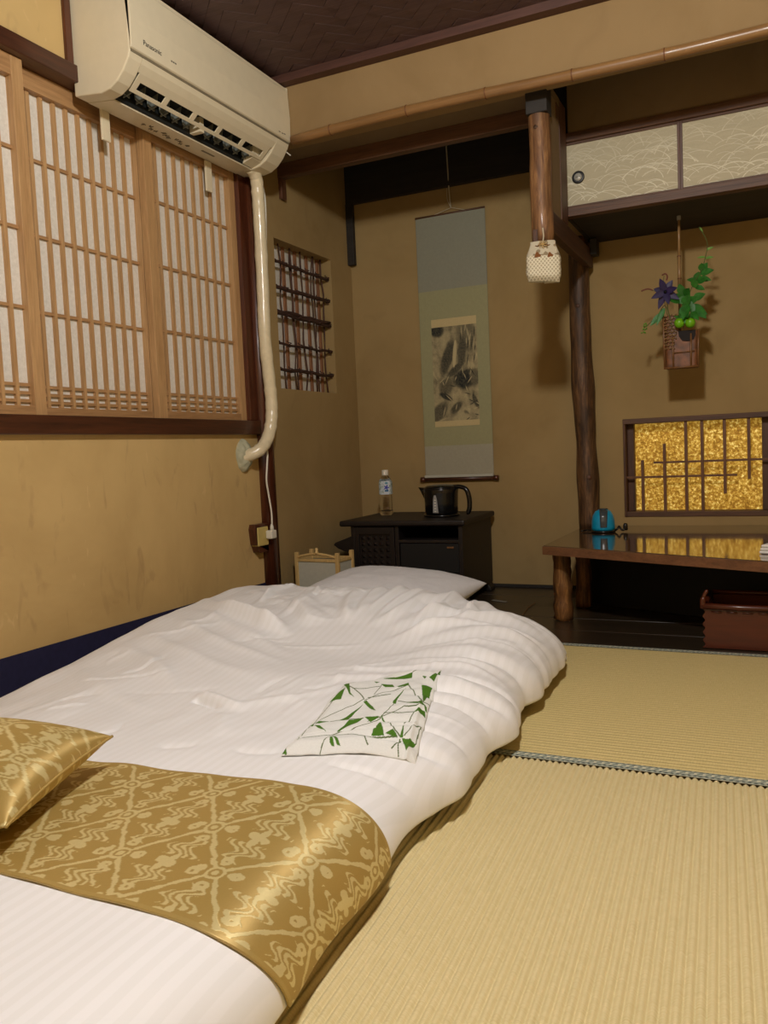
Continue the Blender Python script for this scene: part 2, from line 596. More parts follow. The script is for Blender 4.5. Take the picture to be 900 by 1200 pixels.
# closure above alcove
tag(box('ceiling', WX, RX, HY+0.09, BY, CZ-0.002, CZ+0.06, M['black']), 'dark ceiling above the alcove', kind='structure')

# woven ceiling
ceil = box('ceiling', WX, RX, NY, HY, CZ+0.006, CZ+0.06, M['ceiling_back'])
tag(ceil, 'dark woven cedar ceiling', kind='structure')
cw = MB()
L_, w_ = 0.150, 0.050
R45 = Matrix.Rotation(math.radians(45), 3, 'Z')
cnt = 0
cnt_v = 0
for i in range(-60, 60):
    for j in range(-26, 26):
        for kind in (0, 1):
            # herringbone: horizontal and vertical slats in steps
            ox = (i*w_) + j*L_*2
            oy = (i*w_)
            if kind == 0:
                cx, cyy, hx, hy = ox+L_/2, oy+w_/2, L_/2, w_/2
            else:
                cx, cyy, hx, hy = ox+L_+w_/2, oy+w_/2-L_/2+w_/2, w_/2, L_/2
            p = R45 @ Vector((cx, cyy, 0))
            px, py = p.x-0.3, p.y+0.8
            if not (WX-0.05 < px < RX+0.05 and NY-0.05 < py < HY+0.05):
                continue
            hx -= 0.0006
            hy -= 0.0006
            cs = [R45 @ Vector((cx+a*hx, cyy+b*hy, 0)) for a, b in ((-1, -1), (1, -1), (1, 1), (-1, 1))]
            top = [Vector((min(max(q.x-0.3, WX), RX), min(max(q.y+0.8, NY), HY), CZ+0.006)) for q in cs]
            dz = [0.0045, 0.003, 0.003, 0.0045] if kind == 0 else [0.003, 0.003, 0.0045, 0.0045]
            low = [Vector((t.x, t.y, CZ+0.004-d)) for t, d in zip(top, dz)]
            if 1.65 < py < HY-0.03 and -1.72 < px < -0.50 and cnt_v < 300:
                cnt_v += 1
                MB().add(low+top, [(0, 1, 2, 3), (0, 4, 5, 1), (1, 5, 6, 2), (2, 6, 7, 3), (3, 7, 4, 0)]).build('woven_strip', M['ceiling_strip'], ceil)
                continue
            cw.add(low+top, [(0, 1, 2, 3), (0, 4, 5, 1), (1, 5, 6, 2), (2, 6, 7, 3), (3, 7, 4, 0)])
            cnt += 1
o = cw.build('woven_strips', M['ceiling_strip'], ceil)
o['kind'] = 'stuff'
tag(box('trim_1', WX, RX, HY-0.045, HY, CZ-0.028, CZ+0.004, M['cornice'], bevel=0.002), 'dark cornice strip along the hanging wall', kind='structure')
tag(box('trim_2', WX, WX+0.03, NY, HY-0.045, CZ-0.028, CZ+0.004, M['cornice'], bevel=0.002), 'dark cornice strip above the left wall', kind='structure')

# navy skirting paper on the left wall
tag(box('baseboard_left', WX, WX+0.004, NY, 2.798, 0.0, 0.144, M['navy']), 'navy paper strip along the foot of the plaster wall', kind='structure')

# alcove floor boards
fl = empty('floor', (0, 0, 0), 0, 'blackened board floor of the alcove', kind='structure')
ys = [2.665, 2.86, 3.06, 3.27, 3.49, 3.70]
for i in range(5):
    box('plank', WX, RX, ys[i]+0.0015, ys[i+1]-0.0015, -0.03, random.uniform(-0.0015, 0.0), M['plank'], fl, bevel=0.002)
tag(box('trim_3', WX, RX, BY-0.012, BY, 0.0, 0.012, M['black_board']), 'thin dark strip where alcove floor meets the wall', kind='structure')

# ------------------------------------------------------------------ window joinery of the left wall
tag(box('trim_4', WX-0.10, WX+0.022, NY, 2.80, 0.742, 0.797, M['dark_red_y'], bevel=0.003), 'dark red-brown window sill under the shoji', kind='structure')
tag(box('trim_5', WX-0.10, WX+0.018, NY, 2.80, 1.784, 1.834, M['dark_red_y'], bevel=0.003), 'dark red-brown lintel above the shoji', kind='structure')
tag(box('trim_6', WX-0.10, WX+0.010, 2.748, 2.80, 0.797, 1.784, M['dark_red_z'], bevel=0.003), 'dark jamb at the right end of the shoji', kind='structure')
tag(box('trim_7', WX-0.02, WX+0.010, 1.905, 1.932, 1.834, CZ, M['dark_red_z'], bevel=0.002), 'short dark upright above the lintel behind the air conditioner', kind='structure')
post = MB().tube([(WX+0.002, 2.84, 0), (WX+0.002, 2.84, 1.0), (WX+0.002, 2.84, CZ)], [0.042, 0.040, 0.042], 20)
post = post.build('corner_post', M['dark_red_z'], smooth=True)
tag(post, 'dark red-brown wooden post between the shoji window and alcove wall', 'post')

# shoji screens
def shoji(y0, y1, xf, nb, label, stile_l=0.03, stile_r=0.03):
    z0, z1 = 0.797, 1.784
    r = empty('shoji_screen', (xf, (y0+y1)/2, z0), 0, label, 'shoji screen', 'shoji screens in the left window')
    def b(name, ya, yb, za, zb, xa, xb, mat, bev=0.001):
        return box(name, xa, xb, ya-(y0+y1)/2, yb-(y0+y1)/2, za-z0, zb-z0, mat, r, bev)
    b('stile', y0, y0+stile_l, z0, z1, -0.028, 0, M['shoji_wood'], 0.0015)
    b('stile', y1-stile_r, y1, z0, z1, -0.028, 0, M['shoji_wood'], 0.0015)
    b('bottom_rail', y0+stile_l, y1-stile_r, z0, z0+0.027, -0.028, -0.001, M['shoji_wood_h'])
    b('top_rail', y0+stile_l, y1-stile_r, z1-0.055, z1, -0.028, -0.001, M['shoji_wood_h'])
    b('paper', y0+stile_l, y1-stile_r, z0+0.027, z1-0.055, -0.026, -0.024, M['paper'], 0)
    a, e = y0+stile_l, y1-stile_r
    pitch = (e-a)/(nb+0.55)
    first = None
    for i in range(nb):
        yc = a+pitch*(0.62+i)
        if first is None:
            first = box('vertical_bar', -0.0235, -0.014, -0.0065, 0.0065, 0.027, z1-0.055-z0, M['shoji_wood'], r)
            first.location = (0, yc-(y0+y1)/2, 0)
        else:
            dup(first, r, (0, yc-(y0+y1)/2, 0))
    fc = None
    for z in (1.538, 1.321, 1.101, 0.884, 0.861, 0.839):
        if fc is None:
            fc = box('cross_bar', -0.0235, -0.0155, a-(y0+y1)/2, e-(y0+y1)/2, -0.0045, 0.0045, M['shoji_wood_h'], r)
            fc.location = (0, 0, z-z0)
        else:
            dup(fc, r, (0, 0, z-z0))
    return r
shoji(2.235, 2.748, WX-0.008, 8, 'shoji screen nearest the dark corner post', 0.042, 0.036)
shoji(1.735, 2.270, WX-0.040, 9, 'middle shoji screen, directly under the air conditioner', 0.040, 0.034)
shoji(1.205, 1.752, WX-0.008, 9, 'shoji screen at the left edge of the view', 0.040, 0.040)
shoji(0.700, 1.238, WX-0.040, 9, 'shoji screen beyond the left edge, nearest the viewer', 0.040, 0.034)
box_fill = box('wall_left', WX-0.10, WX, NY, 0.700, 0.797, 1.784, M['wall'])
tag(box_fill, 'plaster wall left of the shoji window', kind='structure')

# two ivory hanging clips under the air conditioner
for i, (y, z, lab) in enumerate(((2.055, 1.655, 'left small ivory mounting tab below the air conditioner'), (2.575, 1.635, 'right small ivory mounting tab below the air conditioner'))):
    t = box('mounting_tab', WX-0.004, WX+0.004, y-0.018, y+0.018, z, z+0.11, M['ac'], bevel=0.002)
    tag(t, lab, 'tab')

# lattice (shitaji) window
w2 = empty('window_2', (WX, 3.245, 0.937), 0, 'twig lattice window in the alcove side wall', kind='structure')
box('paper', -0.069, -0.065, -0.245, 0.245, 0.0, 0.623, M['paper'], w2)
for i in range(5):
    y = -0.185+i*0.100
    box('lath', -0.062, -0.054, y-0.010, y+0.010, 0.0, 0.623, M['lath'], w2, bevel=0.001)
for i in range(6):
    y = -0.232+i*0.092
    n = 2 if i in (0, 2, 4) else 1
    pts = lambda dy: [(-0.040+random.uniform(-.004, .004), y+dy+random.uniform(-.008, .008), z) for z in np.linspace(0.0, 0.623, 9)]
    mbx = MB()
    for k in range(n):
        mbx.tube(pts(k*0.013-0.006), [random.uniform(0.0026, 0.0045) for _ in range(9)], 7)
    mbx.build('upright_twig', M['twig'], w2, smooth=True)
for z, n, rr in ((0.535, 1, 0.007), (0.430, 1, 0.008), (0.318, 2, 0.008), (0.195, 1, 0.006), (0.085, 1, 0.0075)):
    mbx = MB()
    for k in range(n):
        mbx.tube([(-0.020, y, z+k*0.011+random.uniform(-.004, .004)) for y in np.linspace(-0.245, 0.245, 9)], [rr*random.uniform(0.85, 1.2) for _ in range(9)], 7)
    mbx.build('cross_twig', M['twig_y'], w2, smooth=True)
    for i in range(6):                                   # vine lashings
        y = -0.232+i*0.092
        mm = MB()
        mm.tube([(-0.014-0.010*math.sin(t), y+0.008*math.cos(t), z-0.012+0.003*t) for t in np.linspace(0, 9, 18)], 0.0020, 5)
        mm.build('vine_lashing', M['twig'], w2, smooth=True)

# gold window
w3 = empty('window_3', (0, BY, 0), 0, 'low gold-flecked window with offset wooden bars', kind='structure')
def gb(name, x0, x1, z0, z1, ya=-0.004, yb=0.06, m='beam_brown_z', bev=0.002):
    return box(name, x0, x1, ya, yb, z0, z1, M[m], w3, bev)
gb('window_frame', g0, g1, gz1-0.022, gz1, -0.010, 0.088, 'beam_brown_x')
gb('window_frame', g0, g1, gz0, gz0+0.022, -0.004, 0.088, 'beam_brown_x')
gb('window_frame', g0, g0+0.010, gz0, gz1, -0.008, 0.088)
gb('window_frame', g0+0.010, g0+0.038, gz0+0.022, gz1-0.022, 0.045, 0.085)
gb('window_frame', -0.052, -0.02, gz0+0.022, gz1-0.022, 0.045, 0.085)
gb('window_frame', g1-0.010, g1, gz0, gz1, -0.008, 0.088)
box('pane', g0+0.01, g1-0.01, 0.080, 0.088, gz0+0.01, gz1-0.01, M['gold'], w3)
for x, za, zb in ((-0.521, gz0-0.004, 0.566), (-0.430, gz0-0.004, 0.633), (-0.343, gz0-0.004, gz1-0.010), (-0.279, gz0-0.004, gz1-0.010), (-0.192, 0.416, gz1-0.010), (-0.100, 0.474, gz1-0.010)):
    gb('upright_bar', x-0.006, x+0.006, za, zb, 0.002, 0.016, 'window_bar', bev=0.001)
gb('cross_bar', -0.475, g1, 0.549, 0.558, 0.006, 0.013, 'window_bar', 0.001)
gb('cross_bar', g0, -0.146, 0.488, 0.497, 0.006, 0.013, 'window_bar', 0.001)

# ------------------------------------------------------------------ alcove beams, pillars, bamboo
tag(box('trim_8', WX, -0.70, 3.055, 3.095, 1.815, 1.872, M['beam_brown_x'], bevel=0.003), 'brown beam across the scroll alcove behind the bamboo', kind='structure')
tag(box('trim_9', WX, WX+0.016, 3.060, 3.098, 1.730, 1.815, M['beam_brown_z'], bevel=0.002), 'short dark stub under the left end of the alcove beam', kind='structure')
tag(box('trim_10', WX, -0.70, 3.668, 3.699, 1.855, CZ, M['black_board'], bevel=0.002), 'blackened board across the top of the scroll alcove wall', kind='structure')
tag(box('trim_11', WX, WX+0.036, 3.664, 3.690, 1.565, 1.855, M['black_board'], bevel=0.002), 'blackened strip hanging in the left rear corner of the alcove', kind='structure')

def bamboo(name, a, b, r, nodes, mat, parent=None, sag=None):
    a, b = Vector(a), Vector(b)
    L = (b-a).length
    ts = sorted(set([0, 1]+[i/40 for i in range(41)]+[n+d for n in nodes for d in (-0.004, 0, 0.004)]))
    pts = []
    rs = []
    for t in ts:
        p = a.lerp(b, t)
        if sag:
            p.z += sag(t)
        pts.append(p)
        rs.append(r*(1.0+0.09*any(abs(t-n) < 0.001 for n in nodes)+0.03*any(0.003 < abs(t-n) < 0.005 for n in nodes)))
    return MB().tube(pts, rs, 24).build(name, mat, parent, smooth=True)
rail = empty('bamboo_rail', (0, 0, 0), 0, 'long amber bamboo rail along the foot of the hanging wall', 'bamboo rail')
sagf = lambda t: 0.010*math.sin(t*9.0+0.5)+0.006*math.sin(t*4)
XA, XB = -1.645, RX-0.001
nodes = [(q_-XA)/(XB-XA) for q_ in (-1.478, -1.17, -0.878, -0.585, -0.30, 0.0, 0.31, 0.64, 0.98)]
ZA, ZC = 1.8372, 1.846
bamboo('culm', (XA, HY-0.004, ZA), (XB, HY-0.004, ZC), 0.0175, nodes, M['bamboo'], rail, sagf)
for n in nodes:
    p = Vector((XA, HY-0.004, ZA)).lerp(Vector((XB, HY-0.004, ZC)), n)
    p.z += sagf(n)
    MB().tube([p-Vector((0.0018, 0, 0)), p+Vector((0.0018, 0, 0))], 0.0198, 24).build('node_ring', M['bamboo_node'], rail, smooth=True)

# hanging log pillar
hp = empty('hanging_log', (-0.728, 2.915, 1.34), 0, 'short peeled log hanging from the beam, pouch tied at its foot', 'pillar')
MB().tube([(0.0012*math.sin(k*1.3), 0.001*math.cos(k), 0.53*k/10) for k in range(11)], [0.037, 0.0385, 0.038, 0.037, 0.0375, 0.0385, 0.037, 0.0365, 0.037, 0.036, 0.036], 24).build('trunk', M['log'], hp, smooth=True)
MB().lathe([(0.0005, -0.003), (0.008, -0.002), (0.009, 0.002), (0.004, 0.004), (0.0005, 0.004)], (-0.004, -0.034, 0.395), 16, axis='y').build('knot', M['log_dark'], hp, smooth=True)
box('notch', -0.024, -0.008, -0.0395, -0.030, 0.008, 0.052, M['beam_brown_z'], hp, 0.001)
box('top_collar', -0.037, 0.037, -0.040, 0.03, 0.440, 0.53, M['black_board'], hp, 0.003)

# partition between the two alcoves
tag(box('wall_partition', -0.735, -0.703, 2.955, 3.10, 1.47, 1.90, M['wall_dark']), 'narrow plaster end of the partition beside the hanging log', kind='structure')
tag(box('trim_12', -0.738, -0.700, 3.10, 3.20, 1.47, 1.90, M['beam_brown_z'], bevel=0.002), 'narrow brown upright edging the plaster partition', kind='structure')
tag(box('trim_13', -0.735, -0.700, 2.93, 3.66, 1.395, 1.470, M['beam_brown_y'], bevel=0.004), 'brown beam running back from the hanging log to the tall log pillar', kind='structure')

bp = empty('log_pillar', (-0.742, 3.628, 0.282), 0, 'tall dark knotted log pillar rising behind the table', 'pillar')
prof = [(0, .043), (.10, .044), (.20, .048), (.26, .046), (.38, .041), (.52, .045), (.60, .050), (.68, .046), (.80, .043), (.95, .043), (1.05, .041), (1.14, .042), (1.24, .043)]
pts, rs = [], []
for k in range(50):
    z = 1.24*k/49
    r = np.interp(z, [p[0] for p in prof], [p[1] for p in prof])
    pts.append((0.004*math.sin(z*4.2+1)-0.010*z, 0.002*math.sin(z*6), z))
    rs.append(float(r)*(1+0.02*math.sin(z*31)))
MB().tube(pts, rs, 24).build('trunk', M['log_dark'], bp, smooth=True)
for kx, kz, kr in ((0.006, 0.60, 0.017), (0.014, 0.22, 0.013), (-0.012, 0.95, 0.010)):
    MB().lathe([(kr, 0.004), (kr*0.9, -0.002), (kr*0.4, -0.004), (0.0005, -0.004)], (kx, -0.041, kz), 14, axis='y').build('knot', M['beam_brown_z'], bp, smooth=True)
tag(box('trim_14', -0.700, -0.672, 3.60, 3.66, 1.44, 1.505, M['black_board'], bevel=0.002), 'dark block added to stand for the dark right side of the log pillar, below the overhead cupboard', kind='structure')  # added block standing in for the log pillar's dark right side

# overhead cupboard
oc = empty('overhead_cupboard', (0, 0, 0), 0, 'dark wooden overhead cupboard case above the hanging flower basket', 'cupboard')
box('underside_board', -0.700, RX, 3.26, BY, 1.508, 1.520, M['black_board'], oc)
box('lower_rail', -0.720, RX, 3.235, 3.262, 1.508, 1.546, M['beam_brown_x'], oc, 0.002)
box('lower_rail', -0.720, RX, 3.226, 3.236, 1.510, 1.526, M['beam_brown_x'], oc, 0.001)
box('upper_rail', -0.720, RX, 3.228, 3.262, 1.786, 1.818, M['beam_brown_x'], oc, 0.002)
box('side_post', -0.742, -0.7195, 3.205, 3.262, 1.472, 1.90, M['beam_brown_z'], oc, 0.002)
box('side_board', -0.716, -0.702, 3.262, BY, 1.508, CZ-0.01, M['black_board'], oc)

def fusuma(x0, x1, label, seed, pull):
    z0, z1, y = 1.546, 1.786, 3.240
    r = empty('sliding_door', ((x0+x1)/2, y, z0), 0, label, 'sliding door', 'small sliding doors of the overhead cupboard')
    w, h = (x1-x0), z1-z0
    for n_, a, b, c, d in (('stile', -w/2, -w/2+0.009, 0, h), ('stile', w/2-0.009, w/2, 0, h), ('rail', -w/2+0.009, w/2-0.009, h-0.009, h), ('rail', -w/2+0.009, w/2-0.009, 0, 0.006)):
        box(n_, a, b, 0, 0.016, c, d, M['beam_brown_z' if n_ == 'stile' else 'beam_brown_x'], r, 0.001)
    nx, nz = 620, 330
    X, Z = np.meshgrid(np.linspace(-w/2+0.008, w/2-0.008, nx), np.linspace(0.005, h-0.008, nz))
    rs_ = np.random.RandomState(seed)
    line = np.zeros_like(X)
    for k in range(150):
        cx, cz, R = rs_.uniform(-w/2-0.05, w/2+0.1), rs_.uniform(-0.10, h-0.03), rs_.uniform(0.03, 0.105)
        asp = rs_.uniform(0.65, 0.9)
        a0, a1 = rs_.uniform(0.1, 1.0), rs_.uniform(2.0, 3.0)
        dist = np.sqrt((X-cx)**2+((Z-cz)/asp)**2)
        ang = np.arctan2((Z-cz)/asp, X-cx)
        wdt = rs_.uniform(0.0008, 0.0017)
        m = np.exp(-((dist-R)/wdt)**2)*(ang > a0)*(ang < a1)*rs_.uniform(0.45, 1.0)
        line = np.maximum(line, m)
    line *= np.clip(0.30+1.0*(1-Z/h)+0.5*X, 0.2, 1.0)
    line *= 0.6+0.6*fbm(X*60, Z*60, 3)
    base = C3(196, 186, 156)[None, None]*(0.92+0.14*fbm(X*25, Z*160, 5))[..., None]
    col = base*(1-line[..., None])+C3(252, 248, 226)[None, None]*line[..., None]
    P = np.stack([X, np.full_like(X, 0.005), Z], -1)
    grid('paper_panel', P, M['fusuma'], r, col)
    if pull:
        px, pz = -w/2+0.052, h*0.45
        MB().lathe([(0.0005, -0.001), (0.0155, -0.001), (0.0215, -0.002), (0.0235, 0.001), (0.022, 0.004), (0.0005, 0.004)], (px, 0, pz), 32, axis='y').build('pull_ring', M['brass'], r, smooth=True)
        MB().lathe([(0.0005, -0.002), (0.0135, -0.002), (0.0145, 0.0), (0.0005, 0.001)], (px, -0.0008, pz), 28, axis='y').build('pull_plate', M['pull'], r, smooth=True)
        for k in range(3):
            MB().lathe([(0.0005, -0.001), (0.0022, -0.001), (0.0022, 0.001), (0.0005, 0.001)], (px-0.0062+0.0062*k, -0.003, pz), 10, axis='y').build('pull_motif', M['print_grey'], r)
    return r
fusuma(-0.719, -0.302, 'small cream wave-patterned sliding door with the round black pull', 5, True)
fusuma(-0.302, 0.110, 'small cream wave-patterned sliding door without a visible pull, right of the divider', 9, False)
fusuma(0.110, 0.520, 'small cream sliding door just beyond the right edge of the view, third from the log', 12, False)
fusuma(0.520, 0.930, 'small cream sliding door well beyond the right edge of the view, fourth from the log', 14, False)
fusuma(0.930, 1.298, 'small cream sliding door against the right wall, fifth from the log', 17, False)

# ------------------------------------------------------------------ tatami mats
def tatami(name_label, y0, y1, along, pitch, mat, borders):
    r = empty('tatami_mat', (0, y0, 0), 0, name_label, 'tatami mat')
    xa, xb = WX+0.001, RX-0.001
    amp = 0.0056 if along == 'y' else 0.0022
    box('mat_core', xa, xb, 0.001, y1-y0-0.001, -0.055, -0.012, M['lantern_wood'], r)
    by0 = 0.030 if 'near' in borders else 0.0
    by1 = 0.030 if 'far' in borders else 0.0
    if along == 'y':
        x = pitch/10*(0.5+np.arange(int((xa-0.2)/pitch)*10, int((xb+0.2)/pitch)*10))
        y = np.linspace(by0, y1-y0-by1, 30)
        X, Y = np.meshgrid(x, y)
        ph = X/pitch
        Z = amp*(np.abs(np.sin(PI*ph))**0.9-1)
        X = np.clip(X-0.054*(Y+y0), xa, xb)
        Z = Z+0.0005*np.sin(Y*40+np.floor(ph)*2.1)
    else:
        y = np.arange(by0, y1-y0-by1, pitch/6)
        x = np.linspace(xa, xb, 40)
        X, Y = np.meshgrid(x, y)
        Z = amp*(np.abs(np.sin(PI*Y/pitch))**0.7-1)
    grid('rush_surface', np.stack([X, Y, Z], -1), mat, r)
    for bd in borders:
        ya, yb = (0.0, 0.030) if bd == 'near' else (y1-y0-0.030, y1-y0)
        xs = np.linspace(xa, xb, 2400)
        vs = np.linspace(0, 1, 17)
        X, V = np.meshgrid(xs, vs)
        Zb = 0.0012*(1-(2*V-1)**6)+0.0004
        u = X/0.016
        d1 = np.abs(((u+V*1.6) % 1)-0.5)
        d2 = np.abs(((u-V*1.6) % 1)-0.5)
        net = np.minimum(d1, d2) < 0.13
        edge = np.abs(np.abs(V-0.5)-0.36) < 0.07
        dots = edge & (((u*1.5) % 1) < 0.5)
        core = (np.abs(V-0.5) < 0.08) & ((u % 1) > 0.62)
        col = np.zeros(X.shape+(3,))
        col[:] = C3(166, 172, 154)
        col[net] = C3(128, 136, 124)
        col[dots] = C3(60, 68, 70)
        col[core] = C3(226, 220, 188)
        col[(np.abs(V-0.5) > 0.44)] = C3(196, 190, 158)
        grid('cloth_border', np.stack([X, ya+(yb-ya)*V, Zb], -1), M['heri'], r, col)
    return r
tatami('far tatami mat with patterned grey-green border, next to the dark alcove floor', 1.645, 2.662, 'x', 0.0165, M['tatami_x'], ('near', 'far'))
tatami('near tatami mat with coarse ribs running towards the viewer', NY+0.001, 1.643, 'y', 0.0128, M['tatami_y'], ())

# ------------------------------------------------------------------ futon, duvet
XO, XI = -0.512, -1.735          # outer right / left edge of the duvet
Y0, Y1 = -0.35, 2.47
ZB = 0.040
def sstep(a, b, x):
    t = np.clip((x-a)/(b-a), 0, 1)
    return t*t*(3-2*t)
ridges = []
def ridge(x0, y0, x1, y1, amp, w, curve=0.0):
    ridges.append((x0, y0, x1, y1, amp, w, curve))
rr_ = random.Random(4)
# folds fanning out from the pressed-in middle towards the far edge and the right side
for k in range(17):
    a = math.radians(8+k*9.5+rr_.uniform(-3, 3))
    L = rr_.uniform(0.34, 0.60)
    sx, sy_ = -1.02+0.10*math.cos(a), 1.80+0.08*math.sin(a)
    ridge(sx+0.08*math.cos(a), sy_+0.10*math.sin(a), sx+L*math.cos(a)*1.1, sy_+L*math.sin(a), rr_.uniform(0.007, 0.016), rr_.uniform(0.014, 0.028), rr_.uniform(-0.05, 0.05))
for k in range(11):                 # hanging folds below the far crest
    x = -1.50+k*0.075+rr_.uniform(-.02, .02)
    ridge(x, 2.38, x+rr_.uniform(-.03, .10), 2.02+rr_.uniform(-.06, .06), rr_.uniform(0.007, 0.015), rr_.uniform(0.010, 0.020), rr_.uniform(-.03, .03))
for k in range(6):                  # long folds sweeping to the right edge
    y = 1.60+k*0.13+rr_.uniform(-.05, .05)
    ridge(-0.98+rr_.uniform(-.08, .05), y-0.10+(1.85-y)*0.25, -0.53, y+0.03, rr_.uniform(0.005, 0.012), rr_.uniform(0.012, 0.022), 0.03)
for k in range(8):                  # long shallow folds on the wall side
    y = 1.30+k*0.12+rr_.uniform(-.03, .03)
    ridge(-1.62, y+0.22, -1.12+rr_.uniform(-.1, .1), y-0.02, rr_.uniform(0.004, 0.009), rr_.uniform(0.014, 0.024), rr_.uniform(-.03, .03))
for y, am, w in ((1.22, .007, .010), (1.33, .012, .012), (1.40, .008, .009), (1.55, .013, .012), (1.63, .018, .014), (1.71, .012, .010), (1.86, .009, .012), (1.99, .007, .010), (2.12, .010, .013), (2.24, .008, .010)):
    ridge(-0.70, y-0.05, -0.49, y+0.02, -am, w, rr_.uniform(-.02, .02))          # puckers along the right seam
for k in range(40):                 # light random creases
    x, y = rr_.uniform(-1.6, -0.65), rr_.uniform(1.12, 2.25)
    a = rr_.uniform(0.1, 1.6)
    L = rr_.uniform(0.08, 0.26)
    ridge(x, y, x+L*math.cos(a), y+L*math.sin(a), rr_.uniform(0.0015, 0.0042)*rr_.choice((-1, 1)), rr_.uniform(0.006, 0.013), rr_.uniform(-.03, .03))
ridge(-1.15, 1.42, -0.98, 1.36, 0.012, 0.016, 0.0)      # pinched fold beside the folded cloth
ridge(-1.13, 1.385, -1.04, 1.355, -0.014, 0.008, 0.0)
ridge(-1.02, 1.36, -0.88, 1.45, 0.006, 0.018, 0.02)
ridge(-1.02, 1.34, -0.95, 1.22, 0.005, 0.018, 0.01)

def hfun(x, y):
    h = 0.137+0.0*x
    h = h+0.072*sstep(1.25, 2.05, y)*(1-sstep(-1.05, -0.55, x)*0.78)
    h = h-0.048*np.exp(-(((x+0.98)/0.30)**2+((y-1.83)/0.19)**2))+0.014*np.exp(-((y-2.26)/0.12)**2)*(1-sstep(-0.9, -0.6, x))+0.020*np.exp(-(((x+0.68)/0.12)**2+((y-1.95)/0.35)**2))
    h = h-0.035*(1-sstep(0.9, 1.9, y))*(1-sstep(-1.68, -1.35, x))
    h = h-0.015*(1-sstep(-0.2, 0.6, y))
    h = h+0.012*(fbm(x*4+10, y*3.2+9, 21, 3)-0.45)
    amt = sstep(0.98, 1.25, y)
    h = h+0.012*amt*(fbm(x*11+20, y*7+20, 31, 3)-0.45)
    for (x0, y0, x1, y1, amp, w, cv) in ridges:
        dx, dy = x1-x0, y1-y0
        L = math.hypot(dx, dy)
        t = ((x-x0)*dx+(y-y0)*dy)/(L*L)
        s = ((x-x0)*(-dy)+(y-y0)*dx)/L - cv*np.sin(PI*np.clip(t, 0, 1))
        env = sstep(0, 0.25, t)*(1-sstep(0.7, 1.08, t))
        h = h+amp*env*np.exp(-(s/w)**2)
    return h

def edge_r(y):
    """horizontal position of the right edge along the bed"""
    return XO-0.012*np.sin(y*7.0)+0.006*np.sin(y*19+1)-0.03*sstep(2.1, 2.45, y)-0.012+0.010*(1-sstep(0.9, 1.2, y))+0.030*sstep(1.15, 1.35, y)*(vnoise(y*9.0, y*0+3.3, 12)-0.5)+0.012*sstep(1.15, 1.35, y)*(vnoise(y*24.0, y*0+1.3, 13)-0.5)

def far_edge(x):
    return Y1-0.10*sstep(-1.25, -0.52, x)-0.03*(1-sstep(-1.72, -1.45, x))

RRX, RRY, RLX = 0.145, 0.13, 0.12
def gcap(d, r):
    t = np.clip(1-d/r, 0, 1)
    return np.sqrt(np.clip(1-t**2.2, 0, 1))
def duvet_z(x, y):
    g = gcap(edge_r(y)-x, RRX)*gcap(x-XI, RLX)*gcap(far_edge(x)-y, RRY)
    return ZB+(hfun(x, y)-ZB)*g
def duvet_pt(a, b, lift=0.0):
    """a: 0..1 across from the wall to the right hem (last part folds under); b: distance along the bed"""
    y = b*1.0
    # right arc
    xr = edge_r(y)
    af = 0.80
    phi = np.clip((a-af)/(1-af), 0, 1)*math.radians(128)
    flat = np.clip(a/af, 0, 1)
    lphi = np.clip((0.07-a)/0.07, 0, 1)*math.radians(110)
    xc = xr-RRX
    x = XI+RLX+(xc-(XI+RLX))*np.clip((a-0.07)/(af-0.07), 0, 1)
    x = x+RRX*np.sin(np.minimum(phi, PI))*(a > af)
    x = x-RLX*np.sin(lphi)
    # far arc
    yf = far_edge(x)
    ycap = yf-RRY
    over = np.clip((b-(Y1-RRY))/RRY, 0, 2)
    th = over*math.radians(75)
    yy = np.where(b > Y1-RRY, ycap+RRY*np.sin(th), b*1.0+(ycap-(Y1-RRY))*sstep(1.6, Y1-RRY, b))
    yh = np.minimum(yy, ycap)
    h = hfun(x, yy)
    gx = np.where(phi > 0, np.where(phi < PI/2, np.cos(phi)**0.9*(phi < PI/2)+0*phi, 0), 1.0)
    gx = np.where(phi > 0, np.clip(np.cos(np.minimum(phi, PI/2)), 0, 1)**0.85, 1.0)
    gl = np.clip(np.cos(np.minimum(lphi, PI/2)), 0, 1)
    gy = np.clip(np.cos(np.minimum(th, PI/2)), 0, 1)**0.85
    z = ZB+(h-ZB)*gx*gl*gy
    under = np.clip(-np.cos(np.maximum(phi, PI/2)), 0, 1)
    z = z-(ZB-0.012)*under
    z = z-(ZB-0.012)*np.clip(-np.cos(np.maximum(th, PI/2)), 0, 1)
    z = z-(ZB-0.015)*np.clip(-np.cos(np.maximum(lphi, PI/2)), 0, 1)
    z = np.maximum(z, 0.006)
    P = np.stack([x, yy, z], -1)
    if lift:
        du = np.gradient(P, axis=1)
        dv = np.gradient(P, axis=0)
        n = np.cross(du, dv)
        n /= np.linalg.norm(n, axis=-1, keepdims=True)+1e-9
        P = P+n*lift
    return P

fut = box('futon_mattress', -1.70, -0.74, -0.25, 2.50, 0.003, 0.075, M['white_cotton'], bevel=0.03)
tag(fut, 'white futon mattress lying on the tatami beneath the duvet', 'futon')
A, B = np.meshgrid(np.concatenate([np.linspace(0, 0.80, 430), np.linspace(0.802, 1, 90)]), np.concatenate([np.linspace(Y0, 0.6, 40), np.linspace(0.604, Y1-RRY, 560), np.linspace(Y1-RRY+0.003, Y1+RRY*0.6, 60)]))
dv_ = grid('duvet', duvet_pt(A, B), M['duvet'])
tag(dv_, 'white satin-striped duvet, puffy and creased, spread over the futon', 'duvet')

